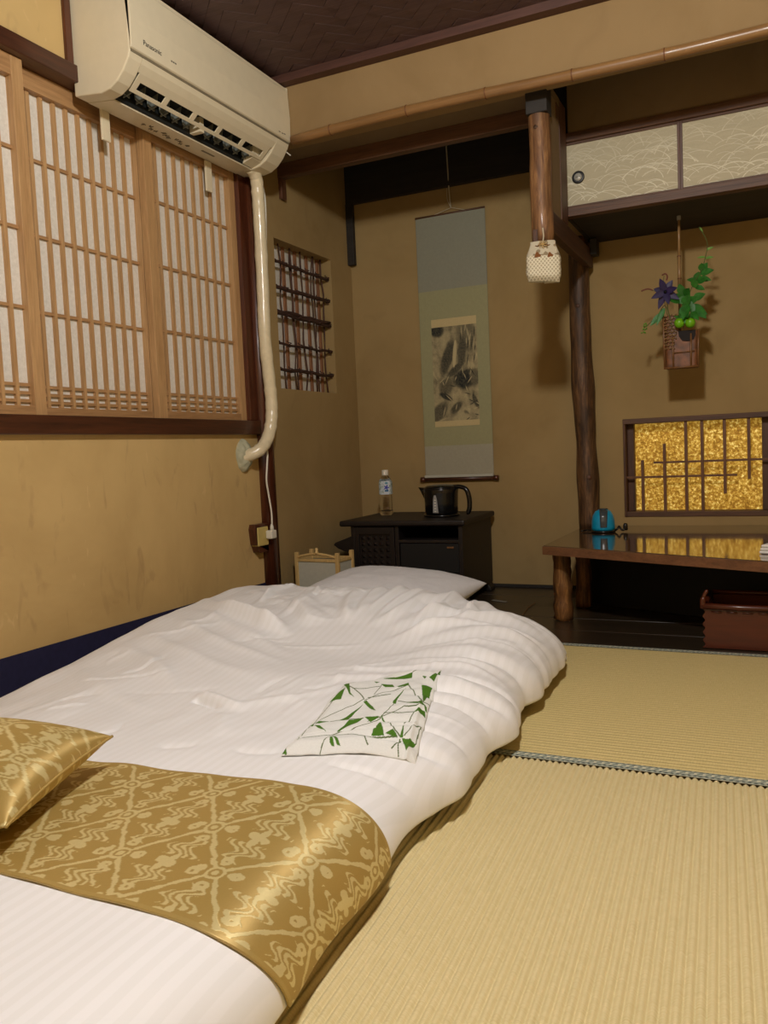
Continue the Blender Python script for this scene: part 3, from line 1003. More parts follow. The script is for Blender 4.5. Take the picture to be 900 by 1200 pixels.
# gold runner draped across the foot
def bro(u, v):
    """brocade print: u, v in metres"""
    u = u+0.0022*(vnoise(u*150, v*40, 2)-0.5)*2
    v = v+0.0022*(vnoise(u*60, v*200, 4)-0.5)*2
    P = 0.150
    a, b = (u+v*0.9)/P, (u-v*0.9)/P
    la = np.abs(a-np.round(a))*P
    lb = np.abs(b-np.round(b))*P
    f = np.where((la < 0.0042) | (lb < 0.0042), 1.0, 0.0)
    ca, cb = np.round(a), np.round(b)
    cu, cv = (ca+cb)*P/2, (ca-cb)*P/2/0.9
    d = np.hypot(u-cu, (v-cv))
    f = np.where((d < 0.013), 0.0, f)
    f = np.where((np.abs(d-0.011) < 0.0026) | (d < 0.0045), 1.0, f)
    for ox, oy in ((0.028, 0.004), (-0.028, -0.004), (0.004, -0.026), (-0.004, 0.026)):
        dd = np.hypot(u-cu-ox, v-cv-oy)
        f = np.where(np.abs(dd-0.0055) < 0.0032, 1.0, f)
    a2, b2 = a-0.5, b-0.5
    ca, cb = np.round(a2)+0.5, np.round(b2)+0.5
    cu, cv = (ca+cb)*P/2, (ca-cb)*P/2/0.9
    du, dw = u-cu, v-cv
    d = np.hypot(du, dw)
    ang = np.arctan2(dw, du)
    f = np.where(d < 0.018*(0.45+0.55*np.abs(np.cos(2*ang+0.6))), 1.0, f)
    sq_ = du+0.010*np.sin(dw*210+np.sign(dw)*1.0)
    wav = np.abs((sq_/0.0125) % 1-0.5) < 0.27
    f = np.where((np.abs(dw) > 0.014) & (np.abs(dw) < 0.058) & (np.abs(sq_) < 0.034*(1.15-np.abs(dw)/0.058)) & wav, 1.0, f)
    f = np.where(np.hypot(np.abs(du)-0.052, dw-0.004) < 0.0065, 1.0, f)
    return f
b0, b1 = 0.725, 1.035
na, nb = 760, 330
A, V = np.meshgrid(np.concatenate([np.linspace(0.02, 0.80, 520), np.linspace(0.8015, 0.985, 240)]), np.linspace(0, 1, nb))
BB = b0+(b1-b0)*V+0.035*sstep(0.35, 0.9, A)*V+0.030*sstep(0.8, 1.0, A)*(1-V)-0.030*sstep(0.2, 0.7, A)*(1-V)*(1-sstep(0.85, 1.0, A))
P = duvet_pt(A, BB, 0.0045)
P[..., 2] += 0.0015*np.sin(A*60)*0.5
seg = np.linalg.norm(np.diff(P, axis=1), axis=-1)
U = np.concatenate([np.zeros((P.shape[0], 1)), np.cumsum(seg, 1)], 1)
f = bro(U, V*(b1-b0))
f = np.where((V < 0.02) | (V > 0.98), 0.1, f)
runner = grid('bed_runner', P, M['brocade'], None, np.repeat(f[..., None], 3, -1))
solid(runner, 0.003, -1)
tag(runner, 'gold brocade bed runner draped across the white duvet', 'bed runner')

# gold cushion
def cushion(name, size, thick, mat, print_fn=None, n=150, corner=0.10, parent=None, wr=0.0, seed=0, nn=2.3):
    s = np.linspace(-1, 1, n)
    S, T = np.meshgrid(s, s)
    prof = (np.clip(1-np.abs(S)**nn, 0, 1)*np.clip(1-np.abs(T)**nn, 0, 1))**0.5
    pin = 1-corner*(1-np.abs(T)**2)*1.0
    pin2 = 1-corner*(1-np.abs(S)**2)*1.0
    X = S*size[0]/2*np.where(True, pin, 1)
    Y = T*size[1]/2*pin2
    out = []
    for sg in (1, -1):
        Z = sg*thick/2*prof
        if wr:
            Z = Z+wr*(fbm(X*22+5, Y*22+7, seed, 3)-0.45)*prof
        out.append(np.stack([X, Y, Z], -1))
    col = None
    if print_fn is not None:
        ff = print_fn(X+0.3, Y+0.2)
        col = np.repeat(ff[..., None], 3, -1)
    # one closed mesh from two sheets
    a = out[0]
    b = out[1][:, ::-1]
    P = np.concatenate([a, b[:, 1:-1]], 1)
    cc = None
    if col is not None:
        cc = np.concatenate([col, col[:, ::-1][:, 1:-1]], 1)
    return grid(name, P, mat, parent, cc, closed_u=True)
cu = empty('gold_cushion', (-1.150, 0.815, 0.198), 0, 'plump gold brocade cushion at the left edge, resting on the runner', 'cushion')
c1 = cushion('cover', (0.40, 0.30), 0.125, M['brocade'], bro, corner=0.06, parent=cu, wr=0.006, seed=8)
ch = []
for t in np.linspace(-1, 1, 40):
    ch.append((0.20*(1-0.06*(1-t*t)), 0.15*t, 0))
MB().tube(ch, 0.0024, 8).build('seam_piping', M['brocade'], cu, smooth=True)
cu.rotation_euler = (math.radians(3), math.radians(2), math.radians(17))

# pillow
pl = cushion('pillow', (0.58, 0.40), 0.145, M['white_cotton'], None, corner=0.05, wr=0.008, seed=3, n=120, nn=2.6)
pl.location = (-1.235, 2.60, 0.160)
pl.rotation_euler = (math.radians(6), math.radians(2), math.radians(-5))
tag(pl, 'plain white pillow tucked behind the far edge of the duvet', 'pillow')
# ------------------------------------------------------------------ folded green and white cotton cloth
Q = [(-0.770, 1.165), (-0.564, 1.268), (-0.690, 1.720), (-0.850, 1.545)]      # near-left, near-right, far-right, far-left
nu, nv = 300, 360
U_, V_ = np.meshgrid(np.linspace(0, 1, nu), np.linspace(0, 1, nv))
q = [np.array(p) for p in Q]
XY = (1-U_)[..., None]*(1-V_)[..., None]*q[0]+U_[..., None]*(1-V_)[..., None]*q[1]+U_[..., None]*V_[..., None]*q[2]+(1-U_)[..., None]*V_[..., None]*q[3]
th = 0.011*np.clip(np.minimum(np.minimum(U_, 1-U_)*11, np.minimum(V_, 1-V_)*14), 0, 1)**0.5
th = th+0.005*np.exp(-((V_-0.08)/0.05)**2)+0.008*(fbm(U_*5, V_*7, 77, 3)-0.45)+0.004*np.exp(-((U_-0.93)/0.015)**2)*(V_ < 0.6)+0.002*np.exp(-((V_-0.17-0.03*U_)/0.012)**2)-0.002*np.exp(-((V_-0.20-0.03*U_)/0.010)**2)
Zc = duvet_z(XY[..., 0], XY[..., 1])
# smooth the support under the cloth a little
for _ in range(30):
    Zc[1:-1, 1:-1] = (Zc[:-2, 1:-1]+Zc[2:, 1:-1]+Zc[1:-1, :-2]+Zc[1:-1, 2:])/4
Zc = Zc+th+0.001
# print in the crop's own frame: x to the right, y away
col = np.zeros(U_.shape+(3,))
col[:] = C3(230, 232, 228)
green = np.zeros(U_.shape, bool)
thin = np.zeros(U_.shape, bool)
def tri(pts):
    global green
    pts = np.array(pts, float)
    ins = np.zeros(U_.shape, bool)
    j = len(pts)-1
    for i in range(len(pts)):
        xi, yi = pts[i]
        xj, yj = pts[j]
        c = ((yi > V_) != (yj > V_)) & (U_ < (xj-xi)*(V_-yi)/(yj-yi+1e-12)+xi)
        ins ^= c
        j = i
    green |= ins
def hair(a, b, bend=0.02):
    global thin
    a, b = np.array(a), np.array(b)
    d = b-a
    L = np.hypot(*d)
    t = ((U_-a[0])*d[0]+(V_-a[1])*d[1])/L**2
    s = ((U_-a[0])*-d[1]+(V_-a[1])*d[0])/L-bend*np.sin(PI*np.clip(t, 0, 1))
    thin |= (t > 0) & (t < 1) & (np.abs(s) < 0.0042)
GP = [[(0.864, 0.12), (0.974, 0.107), (0.924, 0.024)], [(0.614, 0.151), (0.633, 0.298), (0.717, 0.144)], [(0.866, 0.709), (0.978, 0.694), (0.946, 0.46)], [(0.039, 0.651), (0.14, 0.658), (0.097, 0.844), (0.065, 0.762)], [(0.013, 0.977), (0.072, 0.963), (0.188, 0.74), (0.259, 0.664), (0.181, 0.725)], [(0.266, 0.351), (0.375, 0.581), (0.346, 0.43), (0.343, 0.353)], [(0.311, 0.195), (0.352, 0.352), (0.472, 0.352), (0.358, 0.234)], [(0.478, 0.359), (0.608, 0.347), (0.552, 0.294)], [(0.723, 0.154), (0.777, 0.178), (0.829, 0.126), (0.787, 0.132)], [(0.847, 0.12), (0.848, 0.234), (0.873, 0.12)], [(0.89, 0.358), (0.916, 0.393), (0.979, 0.391), (0.993, 0.339), (0.967, 0.351)], [(0.781, 0.48), (0.929, 0.462), (0.976, 0.438), (0.938, 0.421)], [(0.953, 0.448), (0.986, 0.422), (0.996, 0.389), (0.978, 0.395)], [(0.438, 0.826), (0.561, 0.799), (0.596, 0.744), (0.505, 0.762)], [(0.615, 0.755), (0.718, 0.781), (0.737, 0.745), (0.64, 0.735)], [(0.422, 0.918), (0.718, 0.914), (0.727, 0.867), (0.449, 0.904)], [(0.911, 0.814), (0.963, 0.849), (0.991, 0.981), (1.001, 0.871), (0.967, 0.776)], [(0.661, 0.521), (0.718, 0.719), (0.692, 0.529), (0.701, 0.478), (0.667, 0.495)], [(0.364, 0.603), (0.389, 0.614), (0.483, 0.518), (0.548, 0.423), (0.479, 0.487)], [(-0.041, 0.359), (-0.059, 0.44), (0.031, 0.355)], [(0.056, 0.366), (0.083, 0.389), (0.191, 0.356), (0.1, 0.35)], [(0.053, 0.341), (0.138, 0.3), (0.236, 0.207), (0.143, 0.265)], [(-0.001, 0.006), (-0.041, 0.066), (-0.029, 0.117), (0.031, 0.117), (-0.002, 0.067), (0.044, 0.001)], [(0.338, 0.053), (0.307, 0.126), (0.321, 0.126), (0.386, 0.028), (0.359, 0.036)], [(0.308, 0.145), (0.348, 0.125), (0.43, 0.029), (0.4, 0.037)], [(0.615, 0.359), (0.658, 0.313), (0.731, 0.245), (0.691, 0.27), (0.637, 0.319)], [(0.835, 0.85), (0.882, 0.831), (0.87, 0.809)], [(0.347, 0.888), (0.414, 0.859), (0.385, 0.851)], [(0.009, 0.369), (0.056, 0.366), (0.073, 0.315)]]
GL = [[(0.03, 0.342), (0.047, 0.127)], [(0.047, 0.127), (0.301, 0.155)], [(0.301, 0.155), (0.829, 0.126)], [(0.031, 0.355), (0.359, 0.633)], [(0.191, 0.356), (0.472, 0.352)], [(0.301, 0.155), (0.626, 0.332)], [(0.622, 0.341), (0.791, 0.421), (0.938, 0.421)], [(0.631, 0.38), (0.897, 0.357)], [(0.367, 0.617), (0.728, 0.747)], [(0.359, 0.633), (0.081, 0.903)], [(0.081, 0.903), (0.06, 0.601), (0.044, 0.366)], [(-0.14, 0.71), (-0.001, 0.657)], [(0.728, 0.747), (0.936, 0.461)], [(0.936, 0.461), (1.059, 0.467)], [(0.731, 0.245), (0.849, 0.126)], [(0.848, 0.234), (0.897, 0.357)], [(0.879, 0.131), (0.98, 0.255)], [(0.622, 0.341), (0.692, 0.529)], [(0.572, 0.142), (0.635, 0.034)], [(0.812, 0.031), (0.861, 0.107)], [(0.29, -0.0), (0.305, 0.135)], [(0.871, 0.004), (0.849, 0.115)], [(0.524, 0.3), (0.624, 0.337)], [(0.718, 0.914), (0.955, 1.007)], [(0.18, 0.81), (0.442, 0.791)], [(0.435, 0.666), (0.45, 0.823)], [(-0.082, 0.938), (0.095, 0.9)], [(0.085, 0.941), (0.366, 1.028)], [(0.705, 0.515), (0.929, 0.462)], [(0.385, 0.644), (0.606, 0.623)], [(0.974, 0.107), (0.98, 0.255)]]
for q_ in GP:
    tri(q_)
for q_ in GL:
    for k in range(len(q_)-1):
        hair(q_[k], q_[k+1], rr_.uniform(-0.012, 0.012))
col[thin] = C3(96, 112, 70)
col[green] = C3(74, 118, 32)
cl = grid('folded_cotton_robe', np.stack([XY[..., 0], XY[..., 1], Zc], -1), M['print_cloth'], None, col)
solid(cl, 0.004, -1)
tag(cl, 'folded white cotton robe printed with green star shapes, lying on the duvet', 'robe')

# ------------------------------------------------------------------ air conditioner
ac = empty('air_conditioner', (WX, 1.935, 1.735), 0, 'large ivory wall air conditioner with its outlet flap open, above the shoji', 'air conditioner')
AL = 0.862
outer = [(0.0, 0.012), (0.10, 0.0), (0.135, 0.006), (0.165, 0.022), (0.190, 0.046), (0.212, 0.078), (0.219, 0.094)]
frontp = [(0.225, 0.102), (0.226, 0.19), (0.220, 0.285), (0.208, 0.303)]
full = outer+[(0.219, 0.30), (0.0, 0.305)]
MB().prism(full, 'y', 0.0, 0.055).build('end_housing', M['ac'], ac, bevel=0.004)
MB().prism(full, 'y', AL-0.085, AL).build('end_housing', M['ac'], ac, bevel=0.004)
notch = [(0.0, 0.012), (0.098, 0.0), (0.104, 0.050), (0.150, 0.082), (0.196, 0.060), (0.212, 0.078), (0.219, 0.094), (0.219, 0.30), (0.0, 0.305)]
MB().prism(notch, 'y', 0.055, AL-0.085).build('housing', M['ac'], ac)
MB().prism([(0.104, 0.0515), (0.150, 0.0830), (0.188, 0.066), (0.186, 0.062), (0.150, 0.078), (0.107, 0.047), (0.1045, 0.010), (0.100, 0.004)], 'y', 0.056, AL-0.086).build('outlet_lining', M['ac_dark'], ac)
pan = MB().prism([(0.2195, 0.100), (0.226, 0.104), (0.2285, 0.19), (0.223, 0.285), (0.212, 0.304), (0.2195, 0.300)], 'y', -0.001, AL+0.001).build('front_panel', M['ac'], ac, bevel=0.003)
MB().box(0.214, 0.2205, 0.003, AL-0.003, 0.0935, 0.1005).build('panel_groove', M['ac_groove'], ac)
# open flap with slots
fp = MB()
def along(p, q, t): return (p[0]+(q[0]-p[0])*t, p[1]+(q[1]-p[1])*t)
fa, fb = (0.197, 0.061), (0.150, 0.020)
def flapstrip(m, t0, t1, y0, y1, th=0.004):
    a, b = along(fa, fb, t0), along(fa, fb, t1)
    nx, nz = 0.65*th, -0.75*th
    m.prism([a, b, (b[0]-nx, b[1]-nz), (a[0]-nx, a[1]-nz)], 'y', y0, y1)
flapstrip(fp, 0.0, 0.42, 0.065, AL-0.095)
flapstrip(fp, 0.80, 1.0, 0.065, AL-0.095)
for i in range(6):
    y = 0.065+i*(AL-0.16-0.022)/5
    flapstrip(fp, 0.40, 0.82, y, y+0.022)
fp.build('outlet_flap', M['ac'], ac, bevel=0.0012)
for i in range(12):
    y = 0.085+i*0.056
    if i == 6:
        continue
    MB().prism([(0.108, 0.016), (0.140, 0.022), (0.150, 0.060), (0.122, 0.052)], 'y', y, y+0.003).build('vane', M['ac_vane'], ac)
    MB().box(0.118, 0.122, y-0.022, y+0.022, 0.020, 0.052, rot=Matrix.Rotation(0.25, 3, 'Z')).build('vane', M['ac_vane'], ac)
MB().box(0.106, 0.150, 0.405, 0.425, 0.012, 0.060).build('outlet_divider', M['ac'], ac)
MB().prism([(0.103, 0.004), (0.145, 0.018), (0.155, 0.062), (0.118, 0.050)], 'y', 0.715, 0.776).build('side_baffle', M['ac'], ac)

def text(name, body, size, mat, parent, mw, extrude=0.0003):
    cu_ = bpy.data.curves.new(name, 'FONT')
    cu_.body = body
    cu_.size = size
    cu_.extrude = extrude
    tmp = bpy.data.objects.new(name+'_tmp', cu_)
    COL.objects.link(tmp)
    dg = bpy.context.evaluated_depsgraph_get()
    me = bpy.data.meshes.new_from_object(tmp.evaluated_get(dg))
    bpy.data.objects.remove(tmp)
    me.name = name
    o_ = link(name, me, mat, parent)
    o_.matrix_local = mw
    return o_
# lettering reads from the room: text x axis along +Y, y axis up, normal +X
RXM = Matrix(((0, 0, 1, 0), (1, 0, 0, 0), (0, 1, 0, 0), (0, 0, 0, 1)))
t1 = text('lettering', 'Panasonic', 0.0205, M['print_dark'], ac, Matrix.Translation((0.2274, 0.050, 0.128)) @ RXM)
for k in range(3):
    box('small_print', 0.2268, 0.2276, 0.174+k*0.009, 0.180+k*0.009, 0.1285, 0.1325, M['print_grey'], ac)
for k, (y, z) in enumerate(((0.78, 0.116), (0.80, 0.116), (0.815, 0.118))):
    box('indicator_print', 0.2268, 0.2274, y, y+0.010, z, z+0.003, M['print_grey'], ac)
mm = MB()
for k in range(11):
    y = 0.245+k*0.022
    x = 0.040+0.010*math.sin(k*1.9)
    zf = lambda xx: 0.012-0.12*xx-0.0008
    pts = [(x+0.009*math.sin(t*2.3+k), y+0.0035*t, 0) for t in range(5)]
    pts = [(a, b, zf(a)) for a, b, c in pts]
    mm.tube(pts, 0.0016, 5)
mm.build('faded_print', M['ac_groove'], ac)
box('caution_label', 0.055, 0.064, 0.53, 0.60, 0.0035, 0.0056, M['ac_groove'], ac)
MB().tube([(0.205, AL, 0.07), (0.212, AL+0.018, 0.062)], 0.0022, 8).build('pull_pin', M['cord'], ac)

# wrapped pipe, putty, cable
pp = [(-1.800, 2.735, 1.752), (-1.800, 2.770, 1.725), (-1.806, 2.786, 1.66), (-1.812, 2.797, 1.56), (-1.812, 2.795, 1.34), (-1.812, 2.790, 1.12), (-1.812, 2.806, 0.95), (-1.812, 2.812, 0.86), (-1.812, 2.800, 0.78), (-1.815, 2.765, 0.715), (-1.825, 2.715, 0.675), (-1.875, 2.685, 0.655)]
def smoothpath(p, n=8):
    p = [Vector(q) for q in p]
    out = []
    for i in range(len(p)-1):
        a, b, c, d = p[max(i-1, 0)], p[i], p[i+1], p[min(i+2, len(p)-1)]
        for k in range(n):
            t = k/n
            out.append(0.5*((2*b)+(c-a)*t+(2*a-5*b+4*c-d)*t*t+(3*b-a-3*c+d)*t**3))
    out.append(p[-1])
    return out
sp_ = smoothpath(pp, 10)
pr = [0.0245+0.0007*math.sin(i*1.1)+(0.0012 if i % 9 == 0 else 0) for i in range(len(sp_))]
pipe = MB().tube(sp_, pr, 20).build('wrapped_pipe', M['tape'], smooth=True)
tag(pipe, 'thick ivory tape-wrapped pipe running down beside the dark post', 'pipe')
box_w = MB().tube(smoothpath([(-1.795, 2.790, 1.73), (-1.800, 2.826, 1.66), (-1.806, 2.828, 1.5), (-1.808, 2.824, 1.38)]), 0.003, 8).build('thin_cable', M['cord'], pipe, smooth=True)
U1, V1 = np.meshgrid(np.linspace(0, 2*PI, 48, endpoint=False), np.linspace(0, 1, 16))
rad = 1+0.12*(fbm(np.cos(U1)*2+5, np.sin(U1)*2+5, 6, 2)-0.5)*2
R_ = np.sin(V1*PI/2)
Pq = np.stack([WX-0.002+0.040*np.cos(V1*PI/2)*(0.85+0.5*(fbm(U1*2+3, V1*6+2, 9, 3)-0.4)), 2.694+0.048*R_*rad*np.cos(U1), 0.660+0.066*R_*rad*np.sin(U1)], -1)
pt = grid('putty_seal', Pq, M['putty'], closed_u=True)
tag(pt, 'lumpy grey putty sealing the pipe hole below the window sill', 'putty')

# outlet
ou = empty('wall_outlet', (WX, 2.755, 0.30), 0, 'yellowed power outlet in a dark wooden bracket at the corner post', 'power outlet')
MB().prism([(0.0, 0.0), (0.035, 0.0), (0.035, 0.075), (0.0, 0.075)], 'y', -0.038, 0.036).build('outlet_box', M['outlet'], ou, bevel=0.004)
MB().prism([(-0.054, 0.070), (-0.046, 0.088), (0.040, 0.088), (0.040, 0.074), (-0.040, 0.074), (-0.040, 0.010), (-0.026, -0.024), (0.036, -0.024), (0.036, -0.004), (-0.018, -0.004), (-0.046, 0.008)][::-1], 'x', 0.0, 0.030).build('wooden_bracket', M['dark_red_z'], ou, bevel=0.002)
pg = empty('power_cord', (WX+0.035, 2.788, 0.345), 0, 'white power cord plugged into the yellowed outlet, hanging from the pipe', 'cord')
box('plug', 0.0, 0.030, -0.020, 0.018, -0.020, 0.014, M['cord'], pg, 0.005)
MB().lathe([(0.008, 0), (0.0075, 0.014), (0.004, 0.026)], (0.015, 0.006, 0.012), 14).build('strain_relief', M['cord'], pg, smooth=True)
MB().tube(smoothpath([(0.016, 0.006, 0.034), (0.018, 0.004, 0.085), (0.018, -0.010, 0.16), (0.020, -0.022, 0.215), (0.020, -0.012, 0.275), (0.020, -0.004, 0.33), (0.028, -0.030, 0.385)]), 0.0036, 10).build('cable', M['cord'], pg, smooth=True)

# ------------------------------------------------------------------ hanging scroll
scx, szb = -1.354, 0.509
sc = empty('hanging_scroll', (scx, 3.692, szb), 0, 'tall hanging scroll with a framed ink waterfall landscape', 'hanging scroll')
W_, H_ = 0.342, 1.228
nx, nz = 200, 520
X, Z = np.meshgrid(np.linspace(-W_/2, W_/2, nx), np.linspace(0.004, H_, nz))
fab = fbm(X*140, Z*140, 2, 2)
col = C3(170, 164, 142)[None, None]*(0.94+0.12*fab)[..., None]
mid = (Z > 0.158) & (Z < 0.885)
col[mid] = (C3(162, 158, 118)[None, None]*(0.94+0.12*fab)[..., None])[mid]
top_ = Z >= 0.885
col[top_] = (C3(148, 147, 128)[None, None]*(0.94+0.12*fab)[..., None])[top_]
edge = np.abs(np.abs(X)-W_/2) < 0.0025
col[edge] *= 0.8
grid('mounting_cloth', np.stack([X, -0.0015-0.004*np.cos(X/W_*PI)*0.6+0*Z, Z], -1), M['print'], sc, col)
# painting: abstract ink landscape, drawn with soft strokes
px0, px1, pz0, pz1 = -0.111, 0.112, 0.248, 0.751
nx, nz = 300, 640
S, T = np.meshgrid(np.linspace(0, 1, nx), np.linspace(0, 1, nz))          # T up
ink = 0.42+0.9*(fbm(S*7+3, T*14+1, 41, 5)-0.52)
ink += 0.12*np.sin((S*9+T*3+3*fbm(S*3, T*4, 43, 3))*5)*fbm(S*5, T*5, 44, 2)
def blob(cx, cz, rx, rz, rot, a, soft=0.25):
    global ink
    c, s = math.cos(rot), math.sin(rot)
    dx, dz = (S-cx)*0.223, (T-cz)*0.503
    u, w = (dx*c+dz*s)/rx, (-dx*s+dz*c)/rz
    wob = 0.25*(fbm(S*9, T*18, int(cx*97+cz*31), 3)-0.5)
    m = 1/(1+np.exp((np.sqrt(u*u+w*w)+wob-1)/soft*3))
    ink = ink*(1-m)+a*m
blob(0.12, 0.90, .035, .035, .3, 0.95)
blob(0.34, 0.64, .026, .085, -.35, 0.88)
blob(0.75, 0.82, .045, .075, 0.1, 0.70)
blob(0.70, 0.43, .055, .045, .2, 0.96)
blob(0.93, 0.44, .022, .040, 0, 0.75)
blob(0.50, 0.52, .045, .016, .7, 0.88)
blob(0.28, 0.37, .032, .040, -.5, 0.78)
blob(0.27, 0.28, .035, .012, -.5, 0.95)
blob(0.12, 0.14, .030, .055, -.6, 0.80)
blob(0.50, 0.17, .034, .018, .7, 0.85)
blob(0.93, 0.22, .010, .035, .4, 0.85)
blob(0.75, 0.09, .012, .030, .5, 0.7)
blob(0.62, 0.07, .05, .02, .1, 0.20)
for k in range(26):
    x = 0.55+0.43*rr_.random()
    blob(x, rr_.uniform(0.5, 0.92), .0022, rr_.uniform(.012, .03), rr_.uniform(-.2, .1), rr_.choice((0.15, 0.95)), 0.5)
for k in range(34):
    blob(rr_.random(), rr_.uniform(0.02, 0.5), .002, rr_.uniform(.008, .022), rr_.uniform(-1.4, 1.4), rr_.choice((0.12, 0.95)), 0.5)
blob(0.66, 0.68, .020, .070, -.1, 0.85, 0.3)
blob(0.50, 0.665, .0085, .060, -.10, -0.1, 0.12)
ink = np.clip(ink+0.25*(fbm(S*50, T*110, 51, 2)-0.4), 0, 1)
cream = (T < 0.052) | (T > 0.926)
colp = C3(196, 180, 136)[None, None]*(1-ink[..., None])+C3(30, 36, 36)[None, None]*ink[..., None]
colp[cream] = (C3(204, 184, 134)[None, None]*(0.92+0.15*fbm(S*60, T*130, 61, 2))[..., None])[cream]
Xp = px0+(px1-px0)*S
grid('painting', np.stack([Xp, -0.0028-0.004*np.cos(Xp/W_*PI)*0.6+0*T, pz0+(pz1-pz0)*T], -1), M['print'], sc, colp)
MB().tube([(-0.185, -0.006, 0.0), (0.185, -0.006, 0.0)], 0.010, 16).build('roller', M['dark_red_y'], sc, smooth=True)
for s in (-1, 1):
    MB().tube([(s*0.172, -0.006, 0.0), (s*0.194, -0.006, 0.0)], 0.0125, 16).build('roller_knob', M['dark_red_z'], sc, smooth=True)
box('hem', -W_/2, W_/2, -0.018, -0.004, 0.008, 0.020, M['lantern_paper'], sc, 0.002)
MB().tube([(-W_/2, -0.003, H_), (W_/2, -0.003, H_)], 0.0042, 10).build('top_rod', M['beam_brown_x'], sc, smooth=True)
MB().tube([(-0.085, -0.004, H_), (0.012, -0.006, H_+0.022), (0.085, -0.004, H_)], 0.0014, 6).build('cord', M['string'], sc)
MB().tube(smoothpath([(0.010, -0.008, H_+0.022), (0.008, -0.016, H_+0.10), (0.010, -0.030, H_+0.20), (0.009, -0.034, H_+0.29)]), 0.0030, 6).build('cord', M['string'], sc)
MB().tube(smoothpath([(0.010, -0.008, H_+0.022), (-0.004, -0.010, H_+0.06), (-0.002, -0.016, H_+0.11)]), 0.0014, 6).build('cord', M['string'], sc)
MB().tube([(0.009, -0.022, H_+0.292), (0.009, -0.040, H_+0.292)], 0.003, 8).build('nail', M['brass'], sc)

# ------------------------------------------------------------------ tea cabinet
cb = empty('tea_cabinet', (-1.672, 3.17, 0.0), math.radians(2.5), 'low blackened wooden tea cabinet in the alcove corner carrying bottle and kettle', 'cabinet')
W_, D_, H_ = 0.505, 0.44, 0.335
box('top_slab', -0.048, W_+0.014, -0.016, D_+0.02, H_, H_+0.024, M['cabinet'], cb, 0.007)
box('side_board', 0.0, 0.018, 0, D_, 0.035, H_, M['cabinet'], cb, 0.002)
box('side_board', W_-0.018, W_, 0, D_, 0.035, H_, M['cabinet'], cb, 0.002)
box('back_board', 0.018, W_-0.018, D_-0.012, D_, 0.035, H_, M['black'], cb)
box('bottom_board', 0.018, W_-0.018, 0, D_-0.012, 0.035, 0.052, M['cabinet'], cb)
box('divider', 0.205, 0.222, 0.002, D_-0.012, 0.052, H_, M['cabinet'], cb, 0.001)
box('shelf', 0.222, W_-0.018, 0.0, D_-0.012, 0.262, 0.276, M['cabinet'], cb, 0.002)
box('shelf', 0.222, W_-0.018, 0.0, D_-0.012, 0.122, 0.134, M['cabinet'], cb, 0.002)
dr = box('drawer', 0.225, W_-0.020, -0.004, 0.25, 0.056, 0.119, M['cabinet_red'], cb, 0.003)
MB().lathe([(0.0005, -0.014), (0.007, -0.012), (0.008, -0.006), (0.004, 0)], (0.37, -0.004, 0.088), 14, axis='y').build('knob', M['brass'], dr, smooth=True)
d2 = box('flap_door', 0.225, W_-0.020, 0.006, 0.018, 0.137, 0.259, M['black'], cb, 0.002)
box('handle', 0.435, 0.465, 0.001, 0.007, 0.240, 0.247, M['cane'], d2, 0.002)
dl = empty('lattice_door', (0, 0, 0))
dl.parent = cb
box('door_panel', 0.020, 0.203, 0.006, 0.016, 0.056, H_-0.004, M['cabinet'], dl, 0.001)
for x in (0.020, 0.185):
    box('door_frame', x, x+0.018, -0.003, 0.006, 0.056, H_-0.004, M['cabinet'], dl, 0.001)
for z in (0.056, H_-0.034):
    box('door_frame', 0.038, 0.185, -0.003, 0.006, z, z+0.030, M['cabinet'], dl, 0.001)
for i in range(5):
    for j in range(8):
        m_ = MB()
        x, z = 0.055+i*0.0285, 0.100+j*0.0265
        m_.add([(x-.009, 0.006, z-.009), (x+.009, 0.006, z-.009), (x+.009, 0.006, z+.009), (x-.009, 0.006, z+.009), (x, -0.003, z)], [(0, 1, 4), (1, 2, 4), (2, 3, 4), (3, 0, 4)])
        if i == 0 and j == 0:
            stud0 = m_.build('carved_stud', M['cabinet'], dl)
            st_me = stud0.data
        else:
            o_ = bpy.data.objects.new('carved_stud', st_me)
            COL.objects.link(o_)
            o_.parent = dl
            o_.location = (i*0.0285, 0, j*0.0265)
for x in (0.0, W_-0.05):
    for y in (0.0, D_-0.06):
        MB().prism([(x-0.010, 0.0), (x+0.060, 0.0), (x+0.056, 0.016), (x+0.040, 0.035), (x+0.006, 0.035), (x-0.006, 0.018)], 'y', y-0.006, y+0.066).build('foot', M['cabinet'], cb, bevel=0.004)
MB().prism([(-0.092, 0.252), (-0.085, 0.262), (0.0, 0.292), (0.0, 0.225), (-0.035, 0.222), (-0.070, 0.236)], 'y', 0.01, 0.20).build('side_bracket', M['cabinet'], cb, bevel=0.003)

# bottle
bt = empty('water_bottle', (-1.630, 3.455, 0.360), 0.25, 'clear plastic water bottle with white cap and blue flower label', 'bottle')
prof = [(0.024, 0.0), (0.0285, 0.004), (0.030, 0.012)]
for k in range(6):
    z = 0.016+k*0.0115
    prof += [(0.030, z), (0.030, z+0.006), (0.0280, z+0.0085), (0.030, z+0.011)]
prof += [(0.0295, 0.092), (0.0295, 0.150), (0.027, 0.160), (0.019, 0.172), (0.0125, 0.182), (0.0125, 0.190)]
MB().lathe(prof, seg=40, sq=3.2).build('body', M['clear'], bt, smooth=True)
MB().lathe([(0.0115, 0.183), (0.0148, 0.184), (0.0150, 0.205), (0.0135, 0.208)], seg=28).build('cap', M['cord'], bt, smooth=False)
th_, zz_ = np.meshgrid(np.linspace(0, 2*PI, 260, endpoint=False), np.linspace(0.096, 0.158, 70))
q_ = (np.abs(np.cos(th_))**3.2+np.abs(np.sin(th_))**3.2)**(-1/3.2)
